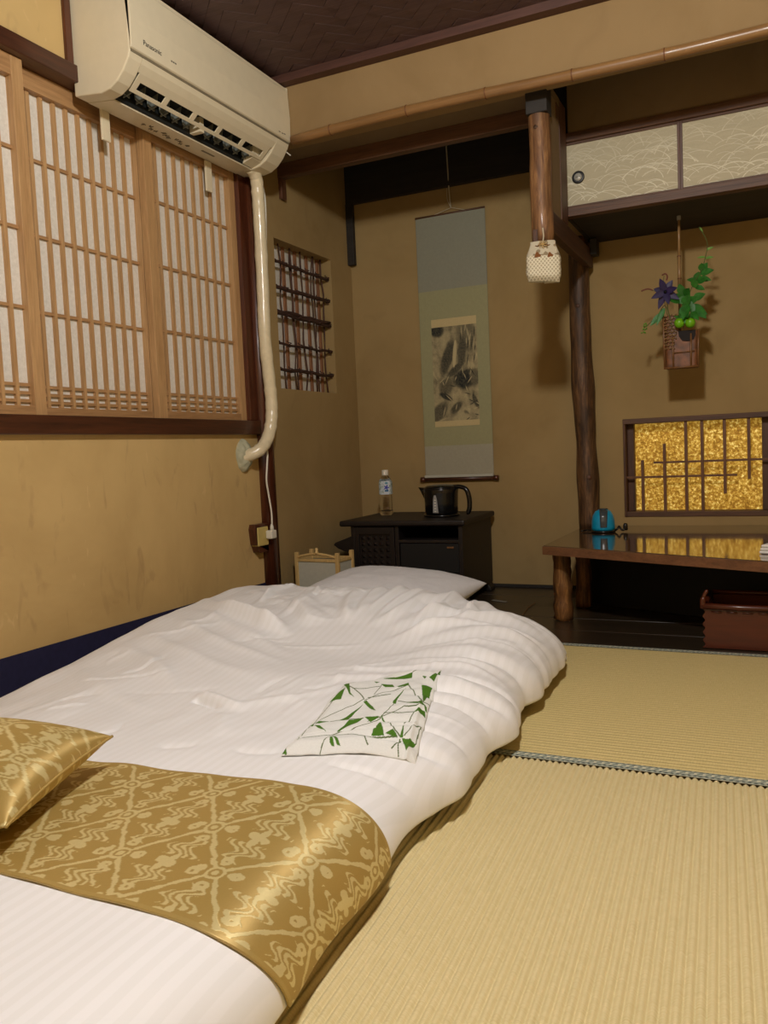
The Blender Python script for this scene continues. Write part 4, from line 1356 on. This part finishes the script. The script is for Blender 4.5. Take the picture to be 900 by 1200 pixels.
rr2 = 0.0300*q_*np.where(zz_ > 0.150, 1-(zz_-0.150)*9, 1)
cc = np.zeros(th_.shape+(3,))
cc[:] = C3(206, 214, 220)
fr = 1.5*PI-0.25+0.55
a_ = (th_-fr+PI) % (2*PI)-PI
uu, ww = a_*0.030, zz_-0.128
cc[(np.hypot(uu, ww) < 0.013*(0.7+0.3*np.cos(5*np.arctan2(ww, uu))))] = C3(78, 84, 178)
cc[(np.abs(uu) < 0.008) & (np.abs(ww+0.015) < 0.004)] = C3(60, 110, 150)
cc[(np.abs(uu) < 0.006) & (np.abs(ww-0.020) < 0.004)] = C3(90, 150, 170)
gr = (vnoise(th_*14, zz_*420, 4) > 0.68) & (np.abs(uu) > 0.012)
cc[gr] = C3(98, 140, 90)
grid('label', np.stack([rr2*np.cos(th_), rr2*np.sin(th_), zz_], -1), M['print'], bt, cc, closed_u=True)

# kettle
kt = empty('electric_kettle', (-1.330, 3.385, 0.360), 0, 'black electric kettle with grey water gauge, on the tea cabinet', 'kettle')
MB().lathe([(0.068, 0), (0.070, 0.004), (0.068, 0.009), (0.062, 0.010)], seg=40).build('power_base', M['kettle'], kt, smooth=True)
MB().lathe([(0.060, 0.010), (0.063, 0.014), (0.064, 0.06), (0.066, 0.10), (0.068, 0.118), (0.066, 0.122)], seg=48).build('body', M['kettle'], kt, smooth=True)
MB().lathe([(0.065, 0.120), (0.064, 0.127), (0.052, 0.134), (0.030, 0.137), (0.001, 0.138)], seg=40).build('lid', M['kettle'], kt, smooth=True)
MB().add([(-0.050, -0.034, 0.124), (-0.050, 0.034, 0.124), (-0.094, 0.004, 0.128), (-0.094, -0.004, 0.128), (-0.060, -0.022, 0.070), (-0.060, 0.022, 0.070), (-0.084, 0.0, 0.112)], [(0, 3, 2, 1), (0, 4, 6, 3), (1, 2, 6, 5), (4, 5, 6), (3, 6, 2), (0, 1, 5, 4)]).build('spout', M['kettle'], kt, bevel=0.003)
MB().tube(smoothpath([(0.050, 0, 0.126), (0.080, 0, 0.126), (0.104, 0, 0.112), (0.114, 0, 0.075), (0.114, 0, 0.035), (0.108, 0, 0.016), (0.104, 0, 0.014)]), 0.0095, 14).build('handle', M['kettle'], kt, smooth=True)
MB().prism([(-0.010, 0.018), (0.012, 0.018), (0.008, 0.075), (0.004, 0.095), (-0.004, 0.095), (-0.008, 0.075)], 'y', -0.0675, -0.060).build('water_gauge', M['gauge'], kt, bevel=0.002)
for k in range(5):
    box('gauge_mark', -0.002, 0.004, -0.0685, -0.0672, 0.024+k*0.012, 0.0275+k*0.012, M['cord'], kt)

kt.scale = (1.14, 1.14, 1.0)

# paper lantern
la = empty('paper_lantern', (-1.705, 2.985, 0.001), math.radians(-4), 'small wooden-framed paper lantern beside the dark corner post', 'lantern')
for x in (-0.100, 0.100):
    for y in (-0.055, 0.055):
        box('post', x-0.008, x+0.008, y-0.008, y+0.008, 0, 0.250, M['lantern_wood'], la, 0.002)
for y in (-0.055, 0.055):
    box('cross_rail', -0.092, 0.092, y-0.006, y+0.006, 0.212, 0.224, M['lantern_wood'], la, 0.001)
    box('cross_rail', -0.092, 0.092, y-0.006, y+0.006, 0.010, 0.024, M['lantern_wood'], la, 0.001)
    box('paper', -0.092, 0.092, y-0.002, y+0.002, 0.024, 0.212, M['lantern_paper'], la)
for x in (-0.100, 0.100):
    box('paper', x-0.002, x+0.002, -0.047, 0.047, 0.024, 0.212, M['lantern_paper'], la)
    box('cross_rail', x-0.006, x+0.006, -0.047, 0.047, 0.212, 0.224, M['lantern_wood'], la, 0.001)
MB().tube(smoothpath([(-0.100, -0.055, 0.228), (-0.05, -0.055, 0.240), (0.0, -0.055, 0.244), (0.05, -0.055, 0.240), (0.100, -0.055, 0.228)]), 0.0055, 10).build('top_handle', M['lantern_wood'], la, smooth=True)
MB().lathe([(0.008, 0), (0.009, 0.008), (0.005, 0.012), (0.008, 0.020), (0.003, 0.026)], (0.0, -0.055, 0.244), 14).build('finial', M['lantern_wood'], la, smooth=True)

# ------------------------------------------------------------------ pouch on the hanging log
TH, TT = np.meshgrid(np.linspace(0, 2*PI, 300, endpoint=False), np.linspace(0, 1, 150))
sqx = (np.abs(np.cos(TH))**3.6+np.abs(np.sin(TH))**3.6)**(-1/3.6)
wid = 0.058*(1-0.30*sstep(0.55, 1.0, TT))*(0.90+0.10*sstep(0, 0.2, TT))
dep = 0.032*(1-0.45*sstep(0.5, 1.0, TT))*sstep(-0.12, 0.14, TT)
crumple = 1+0.10*(fbm(TH*3+3, TT*7+3, 15, 3)-0.45)+0.04*np.sin(TH*9)*sstep(0.6, 1, TT)
Xb = wid*sqx*np.cos(TH)*crumple
Yb = dep*sqx*np.sin(TH)*crumple
Zb_ = 0.135*TT-0.006*np.cos(TH)*(1-TT)
cb_ = np.zeros(TH.shape+(3,))
cb_[:] = C3(206, 196, 170)
ux = np.where(np.sin(TH) < 0, Xb, 0.2-Xb)
lo = TT < 0.62
wv = (np.abs(((ux+Zb_*0.85)/0.012) % 1-0.5) < 0.17) | (np.abs(((ux-Zb_*0.85)/0.012) % 1-0.5) < 0.17)
cb_[lo & ~wv] = C3(184, 172, 142)
cb_[lo & wv] = C3(236, 228, 202)
up_ = ~lo & (fbm(ux*70+9, Zb_*60, 25, 3) > 0.56)
cb_[up_] = C3(150, 134, 104)
for cx_, cz_, r_ in ((-0.018, 0.086, 0.0125), (0.024, 0.083, 0.011)):
    dd = np.hypot(ux-cx_, (Zb_-cz_)*1.1)
    an = np.arctan2(Zb_-cz_, ux-cx_)
    cb_[(dd < r_*(0.8+0.2*np.cos(3*an+1)))] = C3(128, 78, 34)
bg = empty('drawstring_pouch', (-0.715, 2.862, 1.208), math.radians(12), 'white lattice-patterned drawstring pouch with two brown leaf marks, tied to the log', 'pouch')
grid('pouch_body', np.stack([Xb, Yb, Zb_], -1), M['bag'], bg, cb_, closed_u=True)
grid('pouch_bottom', np.stack([Xb[:2]*np.array([[0.02], [1.0]]), Yb[:2]*np.array([[0.02], [1.0]]), Zb_[:2]*0+Zb_[:1]], -1), M['bag'], bg, cb_[:2], closed_u=True)
MB().tube([(0.0+0.030*math.cos(t), -0.022*math.sin(t)-0.004, 0.120+0.003*math.sin(5*t)) for t in np.linspace(0, 2*PI, 24)], 0.0022, 6).build('drawstring', M['cane'], bg)
for k in range(7):
    t = k/7*2*PI
    MB().tube([(0, -0.026, 0.122), (0.010*math.cos(t), -0.032, 0.122+0.009*math.sin(t)), (0.015*math.cos(t+0.5), -0.028, 0.120+0.012*math.sin(t+0.5))], 0.0016, 5).build('tassel', M['lantern_wood'], bg)
MB().tube([(0, -0.020, 0.120), (0.004, -0.018, 0.150), (0.002, -0.014, 0.178)], 0.0026, 6).build('loop', M['string'], bg)

# ------------------------------------------------------------------ flower basket
fb_ = empty('flower_basket', (-0.328, 3.45, 0.926), 0, 'flat bark and wicker flower basket hanging from a bamboo pole', 'basket')
TH, TT = np.meshgrid(np.linspace(0, 2*PI, 96, endpoint=False), np.linspace(0, 1, 40))
sqx = (np.abs(np.cos(TH))**6+np.abs(np.sin(TH))**6)**(-1/6)
hT = 0.150+0.06*(np.cos(TH) < -0.2)*1.0
Pb = np.stack([(0.060+0.005*TT)*sqx*np.cos(TH)*0.97, 0.034*sqx*np.sin(TH), TT*np.where(np.cos(TH) < -0.1, 0.200, 0.135)], -1)
solid(grid('bark_body', Pb, M['bark'], fb_, closed_u=True), 0.003, -1)
box('bottom', -0.057, 0.057, -0.032, 0.032, -0.002, 0.004, M['bark'], fb_, 0.002)
for x, z1_ in ((-0.060, 0.215), (-0.028, 0.120), (0.036, 0.125), (0.062, 0.140)):
    MB().tube([(x, -0.036, -0.004), (x*1.02, -0.038, z1_*0.5), (x*1.05, -0.036, z1_)], 0.0038, 8).build('cane_edge', M['cane'], fb_, smooth=True)
MB().tube([(-0.062, -0.037, 0.0), (0.062, -0.037, 0.0)], 0.004, 8).build('cane_edge', M['cane'], fb_, smooth=True)
MB().tube([(-0.03, -0.038, 0.056), (0.05, -0.038, 0.058)], 0.0025, 8).build('cane_edge', M['cane'], fb_, smooth=True)
wk = MB()
for i in range(11):
    for j in range(7):
        z = 0.075+i*0.0125
        x = -0.058+j*0.0078
        if x > -0.012 or (i < 3 and j > 4):
            continue
        s_ = 1 if (i+j) % 2 else -1
        wk.tube([(x-0.0045, -0.0355, z-0.004*s_), (x, -0.0405, z), (x+0.0045, -0.0355, z+0.004*s_)], 0.0020, 5)
w_o = wk.build('wicker_weave', M['wicker'], fb_, smooth=True)
w_o['kind'] = 'stuff'
nt = MB().prism([(-0.008, 0.138), (-0.006, 0.118), (0.006, 0.100), (0.030, 0.096), (0.048, 0.104), (0.054, 0.122), (0.054, 0.138)], 'y', -0.0385, -0.034).build('mouth_shade', M['ceiling_back'], fb_, bevel=0.001)  # dark plate on the front stands in for the shaded basket opening
pole = empty('bamboo_pole', (0, 0, 0))
pole.parent = fb_
MB().tube([(-0.006, 0.022, 0.19), (-0.006, 0.018, 0.34)], 0.0062, 12).build('lower_section', M['bamboo_thin'], pole, smooth=True)
MB().tube([(-0.006, 0.018, 0.30), (-0.005, 0.014, 0.43)], 0.0068, 12).build('middle_section', M['bamboo_thin'], pole, smooth=True)
MB().tube([(-0.005, 0.014, 0.43), (-0.003, 0.010, 0.574)], 0.0052, 12).build('upper_section', M['bamboo_thin'], pole, smooth=True)
for z in (0.300, 0.345, 0.43):
    MB().tube([(-0.005, 0.015, z-0.002), (-0.005, 0.015, z+0.002)], 0.0082, 12).build('node', M['bamboo_node'], pole)
MB().tube([(-0.003, 0.010, 0.566), (-0.003, 0.010, 0.582)], 0.008, 10).build('hook_cap', M['gauge'], fb_)

def leaf_mesh(m, base, d, L, w, droop=0.15, fold=0.2, nrm=(0, -1, 0.3)):
    base, d = Vector(base), Vector(d).normalized()
    nv = Vector(nrm)
    side = d.cross(nv).normalized()
    nv = side.cross(d).normalized()
    n = 7
    vs = []
    for i in range(n+1):
        t = i/n
        c = base+d*L*t-nv*0-Vector((0, 0, 1))*droop*L*t*t
        ww = w*math.sin(PI*min(1, t*0.94+0.05))**0.8*(1-0.45*t)
        vs += [c-side*ww+nv*fold*ww, c, c+side*ww+nv*fold*ww]
    fs = []
    for i in range(n):
        a = i*3
        fs += [(a, a+1, a+4, a+3), (a+1, a+2, a+5, a+4)]
    m.add(vs, fs)
def plant(name, loc, label, cat, group=None):
    return empty(name, loc, 0, label, cat, group)
def leaves(parent, lst, mat='leaf', name='leaf'):
    for (b, d, L, w) in lst:
        m = MB()
        leaf_mesh(m, b, d, L, w, random.uniform(0.05, 0.25), random.uniform(0.1, 0.35), (random.uniform(-.3, .3), -1, random.uniform(-.1, .5)))
        m.build(name, M[mat], parent, smooth=True)
OX, OY, OZ = -0.328, 3.42, 0.926
vine = plant('leafy_branch', (OX, OY, OZ+0.13), 'green leafy branch climbing up to the right out of the basket', 'plant')
MB().tube(smoothpath([(0.01, 0, 0), (0.015, 0, 0.09), (0.045, -0.005, 0.17), (0.075, -0.01, 0.22), (0.092, 0, 0.27), (0.100, 0, 0.33), (0.072, 0, 0.39)]), 0.0016, 6).build('stem', M['stem'], vine)
leaves(vine, [((0.02, 0, 0.12), (-0.5, -.3, .5), .055, .020), ((0.02, -0.01, 0.11), (0.7, -.3, .25), .060, .020), ((0.02, -0.01, 0.135), (0.2, -.4, .3), .050, .022),
              ((0.03, -0.01, 0.125), (-0.9, -.2, -.05), .050, .018), ((0.045, -0.01, 0.10), (0.8, -.2, -.5), .065, .018), ((0.015, -0.02, 0.10), (0.05, -.3, -1), .065, .024), ((0.035, -0.02, 0.115), (0.3, -.2, -1), .055, .018),
              ((0.060, 0, 0.19), (0.2, -.3, .8), .045, .018), ((0.062, 0, 0.19), (-0.9, -.3, .3), .040, .014), ((0.075, 0, 0.215), (1, -.3, .25), .052, .019), ((0.080, 0, 0.22), (0.5, -.3, .9), .045, .018), ((0.072, 0, 0.20), (1, -.3, -.3), .045, .014), ((0.055, 0, 0.17), (0.9, -.3, -.4), .040, .014)])
leaves(vine, [((0.012, -0.015, 0.10), (0.6, -.5, .9), .055, .024), ((0.0, -0.02, 0.12), (-0.6, -.4, .1), .045, .022), ((0.03, -0.03, 0.10), (-0.3, -.5, -.8), .055, .022), ((0.05, -0.02, 0.12), (0.9, -.3, .4), .05, .02),
              ((0.055, -0.02, 0.085), (0.7, -.4, -.6), .06, .02), ((0.02, -0.03, 0.085), (0.2, -.5, -.5), .05, .018), ((0.01, -0.01, 0.145), (-0.2, -.3, .8), .045, .019), ((0.06, -0.01, 0.165), (-0.3, -.4, .7), .045, .017),
              ((0.045, -0.03, 0.07), (0.4, -.4, -.4), .045, .016), ((0.078, -0.005, 0.225), (0.1, -.5, 1), .040, .015), ((0.065, 0, 0.185), (0.6, -.4, .1), .045, .016)])
leaves(vine, [((0.094, 0, 0.27), (1, -.2, .2), .030, .007), ((0.092, 0, 0.275), (-1, -.2, .15), .030, .006), ((0.098, 0, 0.30), (1, -.1, .5), .028, .006), ((0.085, 0, 0.37), (-.4, -.2, .9), .022, .004)], 'leaf_light')
cl_ = plant('purple_flower', (OX-0.048, OY-0.045, OZ+0.285), 'dark purple clematis flower in the left of the basket arrangement', 'flower')
MB().tube([(0, 0.005, -0.002), (0.004, 0.03, -0.06), (0.02, 0.04, -0.14)], 0.0016, 6).build('stem', M['stem'], cl_)
for k in range(8):
    a = k/8*2*PI+0.3
    m = MB()
    leaf_mesh(m, (0, 0, 0), (math.cos(a), -0.35+0.5*(k % 2), math.sin(a)), .050+0.006*(k % 3), .0165, 0.10, 0.25, (0, -1, 0))
    m.build('petal', M['purple'], cl_, smooth=True)
MB().lathe([(0.0005, -0.010), (0.006, -0.006), (0.004, 0.002)], (0, -0.002, 0), 12, axis='y').build('flower_centre', M['black'], cl_, smooth=True)
for i, (x, z, lab) in enumerate(((-0.001, 0.185, 'left one of two round green fruits at the basket mouth'), (0.038, 0.182, 'right one of two round green fruits at the basket mouth'))):
    fr_ = plant('green_fruit', (OX+x, OY-0.030, OZ+z-0.02), lab, 'fruit', 'green fruits at the basket mouth')
    MB().lathe([(0.0005, -0.019), (0.009, -0.0175), (0.016, -0.011), (0.0195, 0.0), (0.017, 0.011), (0.010, 0.0175), (0.0005, 0.0185)], (0, 0, 0), 24).build('fruit_body', M['fruit'], fr_, smooth=True)
    leaves(fr_, [((0, 0, 0.018), (math.cos(q), -0.5, math.sin(q)*0.5+0.4), .026, .007) for q in (0.3, 1.4, 2.6)], 'leaf', 'sepal')
    MB().tube([(0, 0, 0.018), (0.002, 0.006, 0.03)], 0.0015, 6).build('stalk', M['stem'], fr_)
sp2 = plant('leafy_sprig', (OX-0.045, OY-0.01, OZ+0.19), 'drooping leafy sprig with seed clusters at the left of the basket', 'plant')
MB().tube(smoothpath([(0.01, 0, 0), (-0.01, 0, 0.05), (-0.035, 0, 0.02), (-0.075, -.005, -0.02)]), 0.0014, 6).build('stem', M['stem'], sp2)
leaves(sp2, [((-0.012, 0, 0.04), (-0.5, -.3, -1), .065, .013), ((-0.02, 0, 0.02), (-0.9, -.3, -.7), .058, .015), ((-0.01, 0, 0.07), (-0.2, -.3, 1), .050, .014), ((0.0, 0, 0.08), (-1, -.2, .3), .030, .009)])
for k in range(14):
    MB().lathe([(0.0005, -0.004), (0.004, 0), (0.0005, 0.004)], (-0.070-0.016*random.random()-0.001*k, -0.005+random.uniform(-.006, .006), -0.012-0.0028*k+random.uniform(-.004, .004)), 6).build('seed', M['leaf_light'], sp2)
pd = plant('seed_stalk', (OX-0.055, OY, OZ+0.19), 'thin stalk with two drooping brown pods rising left of the purple flower', 'plant')
MB().tube(smoothpath([(0.01, 0, 0), (-0.002, 0, 0.07), (-0.004, 0, 0.14), (-0.002, 0, 0.165)]), 0.0012, 6).build('stem', M['stem'], pd)
MB().tube(smoothpath([(-0.010, 0, 0.168), (0.004, 0, 0.172), (0.010, 0, 0.160), (0.006, 0, 0.146)]), [0.0015, *[0.003]*22, 0.002, 0.001], 6).build('pod', M['pod'], pd, smooth=True)
MB().tube(smoothpath([(-0.002, 0, 0.07), (-0.03, 0, 0.105), (-0.045, 0, 0.115)]), 0.0010, 5).build('stem', M['stem'], pd)
MB().tube(smoothpath([(-0.045, 0, 0.115), (-0.060, 0, 0.122), (-0.075, 0, 0.121), (-0.088, 0, 0.117)]), 0.0030, 6).build('pod', M['pod'], pd, smooth=True)

# ------------------------------------------------------------------ low table
tb = empty('low_table', (0, 0, 0), 0, 'low polished wooden writing table on a rough log leg', 'table')
TZ = 0.285
poly = [(-0.772, 2.955), (-0.40, 2.790), (-0.02, 2.625), (0.42, 2.45), (0.42, 3.696), (-0.772, 3.696)]
MB().prism(poly, 'z', TZ-0.034, TZ).build('table_top', M['table'], tb, bevel=0.004)
MB().prism([(-0.7735, 2.9535), (-0.02, 2.6225), (0.42, 2.4475), (0.42, 2.4505), (-0.02, 2.6255), (-0.7735, 2.9565)], 'z', TZ-0.033, TZ-0.003).build('front_edge', M['table_edge'], tb)
def rough(m, c, r, h, n=14, seg=18, seed=1):
    R_ = random.Random(seed)
    pts = [(c[0]+R_.uniform(-.002, .002), c[1], h*k/n) for k in range(n+1)]
    m.tube(pts, [r*R_.uniform(0.93, 1.06)*(1.03-0.06*k/n) for k in range(n+1)], seg)
m = MB(); rough(m, (-0.722, 3.035), 0.0345, TZ-0.034); m.build('leg', M['rough_log'], tb, smooth=True)
m = MB(); rough(m, (-0.700, 3.30), 0.030, TZ-0.034, seed=4); m.build('leg', M['rough_log'], tb, smooth=True)
m = MB(); rough(m, (0.36, 2.74), 0.0345, TZ-0.034, seed=9); m.build('leg', M['rough_log'], tb, smooth=True)
MB().prism([(-0.690, 3.365), (0.36, 2.90), (0.36, 2.915), (-0.690, 3.380)], 'z', 0.001, TZ-0.034).build('back_board', M['black'], tb)  # black board put in for the dark void under the table

# turquoise gadget
gd = empty('turquoise_dispenser', (-0.640, 3.42, TZ+0.0005), math.radians(10), 'turquoise domed plastic gadget on the table in front of the log pillar', 'gadget')
MB().lathe([(0.048, 0), (0.050, 0.003), (0.048, 0.008), (0.044, 0.009)], seg=36).build('base', M['kettle'], gd, smooth=True)
dome = [(0.046, 0.009), (0.0465, 0.020), (0.0455, 0.045), (0.041, 0.068), (0.031, 0.085), (0.016, 0.093), (0.001, 0.095)]
MB().lathe(dome, seg=40).build('dome', M['blue'], gd, smooth=True)
U2, V2 = np.meshgrid(np.linspace(-0.011, 0.015, 6), np.linspace(0.022, 0.0955, 24))
rz = np.interp(V2, [d[1] for d in dome], [d[0] for d in dome])
wv_ = U2*(1+0.25*(V2-0.02)/0.07)
yy = -np.sqrt(np.clip((rz+0.0016)**2-wv_**2, 0.0, 1))
solid(grid('window_strip', np.stack([wv_, yy, V2], -1), M['smoke'], gd), 0.001, -1)
MB().lathe([(0.001, 0.0), (0.017, -0.0005), (0.0185, -0.003)], (0.002, 0, 0.0965), 20).build('top_disc', M['smoke'], gd, smooth=True)
MB().tube(smoothpath([(0.045, 0, 0.006), (0.055, -0.01, 0.012), (0.062, -0.004, 0.022), (0.070, -0.006, 0.010), (0.080, -0.01, 0.008), (0.083, -0.004, 0.020), (0.086, 0, 0.026)]), 0.0042, 8).build('cable', M['kettle'], gd, smooth=True)
MB().lathe([(0.008, 0), (0.0095, 0.006), (0.009, 0.022), (0.006, 0.028)], (0.087, 0.0, 0.006), 12).build('plug', M['kettle'], gd, smooth=True)
MB().tube(smoothpath([(-0.045, 0.01, 0.006), (-0.065, 0.02, 0.006), (-0.080, 0.01, 0.005), (-0.086, 0.0, 0.004)]), 0.0035, 8).build('cable', M['kettle'], gd, smooth=True)

# towel
tw = empty('folded_towel', (0.055, 2.80, TZ+0.0005), math.radians(-20), 'folded white towel at the right edge of the table', 'towel')
for k in range(3):
    box('fold', -0.095+0.003*k, 0.10, -0.05, 0.075, 0.0095*k, 0.0095*k+0.0098, M['towel'], tw, 0.0048)

# lacquered tray box under the table
ty = empty('lacquered_tray_box', (-0.205, 2.70, 0.001), 0, 'red-brown lacquered tray box with scalloped corner, under the table', 'box')
TW, TD, TH_ = 0.42, 0.26, 0.125
def wave_edge(n=5, a=0.006):
    return [(-a*math.cos(2*PI*n*k/40)*0.6-0.002, TH_*k/40) for k in range(41)]
poly = wave_edge()+[(TW, TH_), (TW, 0)]
MB().prism(poly, 'y', 0, 0.012).build('front_board', M['tray'], ty, bevel=0.0015)
MB().prism(poly, 'y', TD-0.012, TD).build('back_board', M['tray'], ty)
box('side_board', 0.0, 0.012, 0.012, TD-0.012, 0, TH_, M['tray_dark'], ty, 0.001)
box('side_board', TW-0.012, TW, 0.012, TD-0.012, 0, TH_, M['tray_dark'], ty, 0.001)
box('bottom_board', 0.012, TW-0.012, 0.012, TD-0.012, 0.004, 0.014, M['tray_dark'], ty)
MB().tube([(-0.006, -0.002, TH_+0.007), (0.10, -0.002, TH_+0.005), (TW, -0.002, TH_+0.005)], 0.0095, 14).build('rim', M['tray'], ty, smooth=True)
MB().tube([(0.0, 0.0, TH_+0.006), (0.0, TD, TH_+0.006)], 0.0085, 12).build('rim', M['tray'], ty, smooth=True)
MB().tube([(0.0, TD, TH_+0.006), (TW, TD, TH_+0.006)], 0.0085, 12).build('rim', M['tray'], ty, smooth=True)
MB().tube(smoothpath([(-0.004, -0.002, TH_), (-0.004, -0.002, TH_+0.018), (0.000, -0.002, TH_+0.038), (0.010, -0.001, TH_+0.058)]), [0.0085]*14+[0.006]*9+[0.003, 0.002], 10).build('horn_handle', M['tray'], ty, smooth=True)
for k in range(9):
    MB().tube([(0.020+k*0.044, -0.0025, TH_-0.010), (0.050+k*0.044, -0.0025, TH_-0.011)], 0.0022, 6).build('carved_bead', M['tray'], ty, smooth=True)

# small slips on the board floor
n1 = box('paper_slip', -0.036, 0.036, -0.007, 0.007, 0.0, 0.0012, M['paper_note'])
n1.location = (-1.063, 3.33, 0.0008)
n1.rotation_euler = (0, 0, math.radians(-22))
tag(n1, 'small grey slip of paper lying on the dark alcove floor', 'paper')
st = MB().tube([(-0.885, 3.06, 0.0022), (-0.905, 3.20, 0.0022), (-0.905, 3.315, 0.0022)], 0.0016, 6).build('thin_stick', M['cane'])
tag(st, 'thin pale stick lying on the dark alcove floor', 'stick')
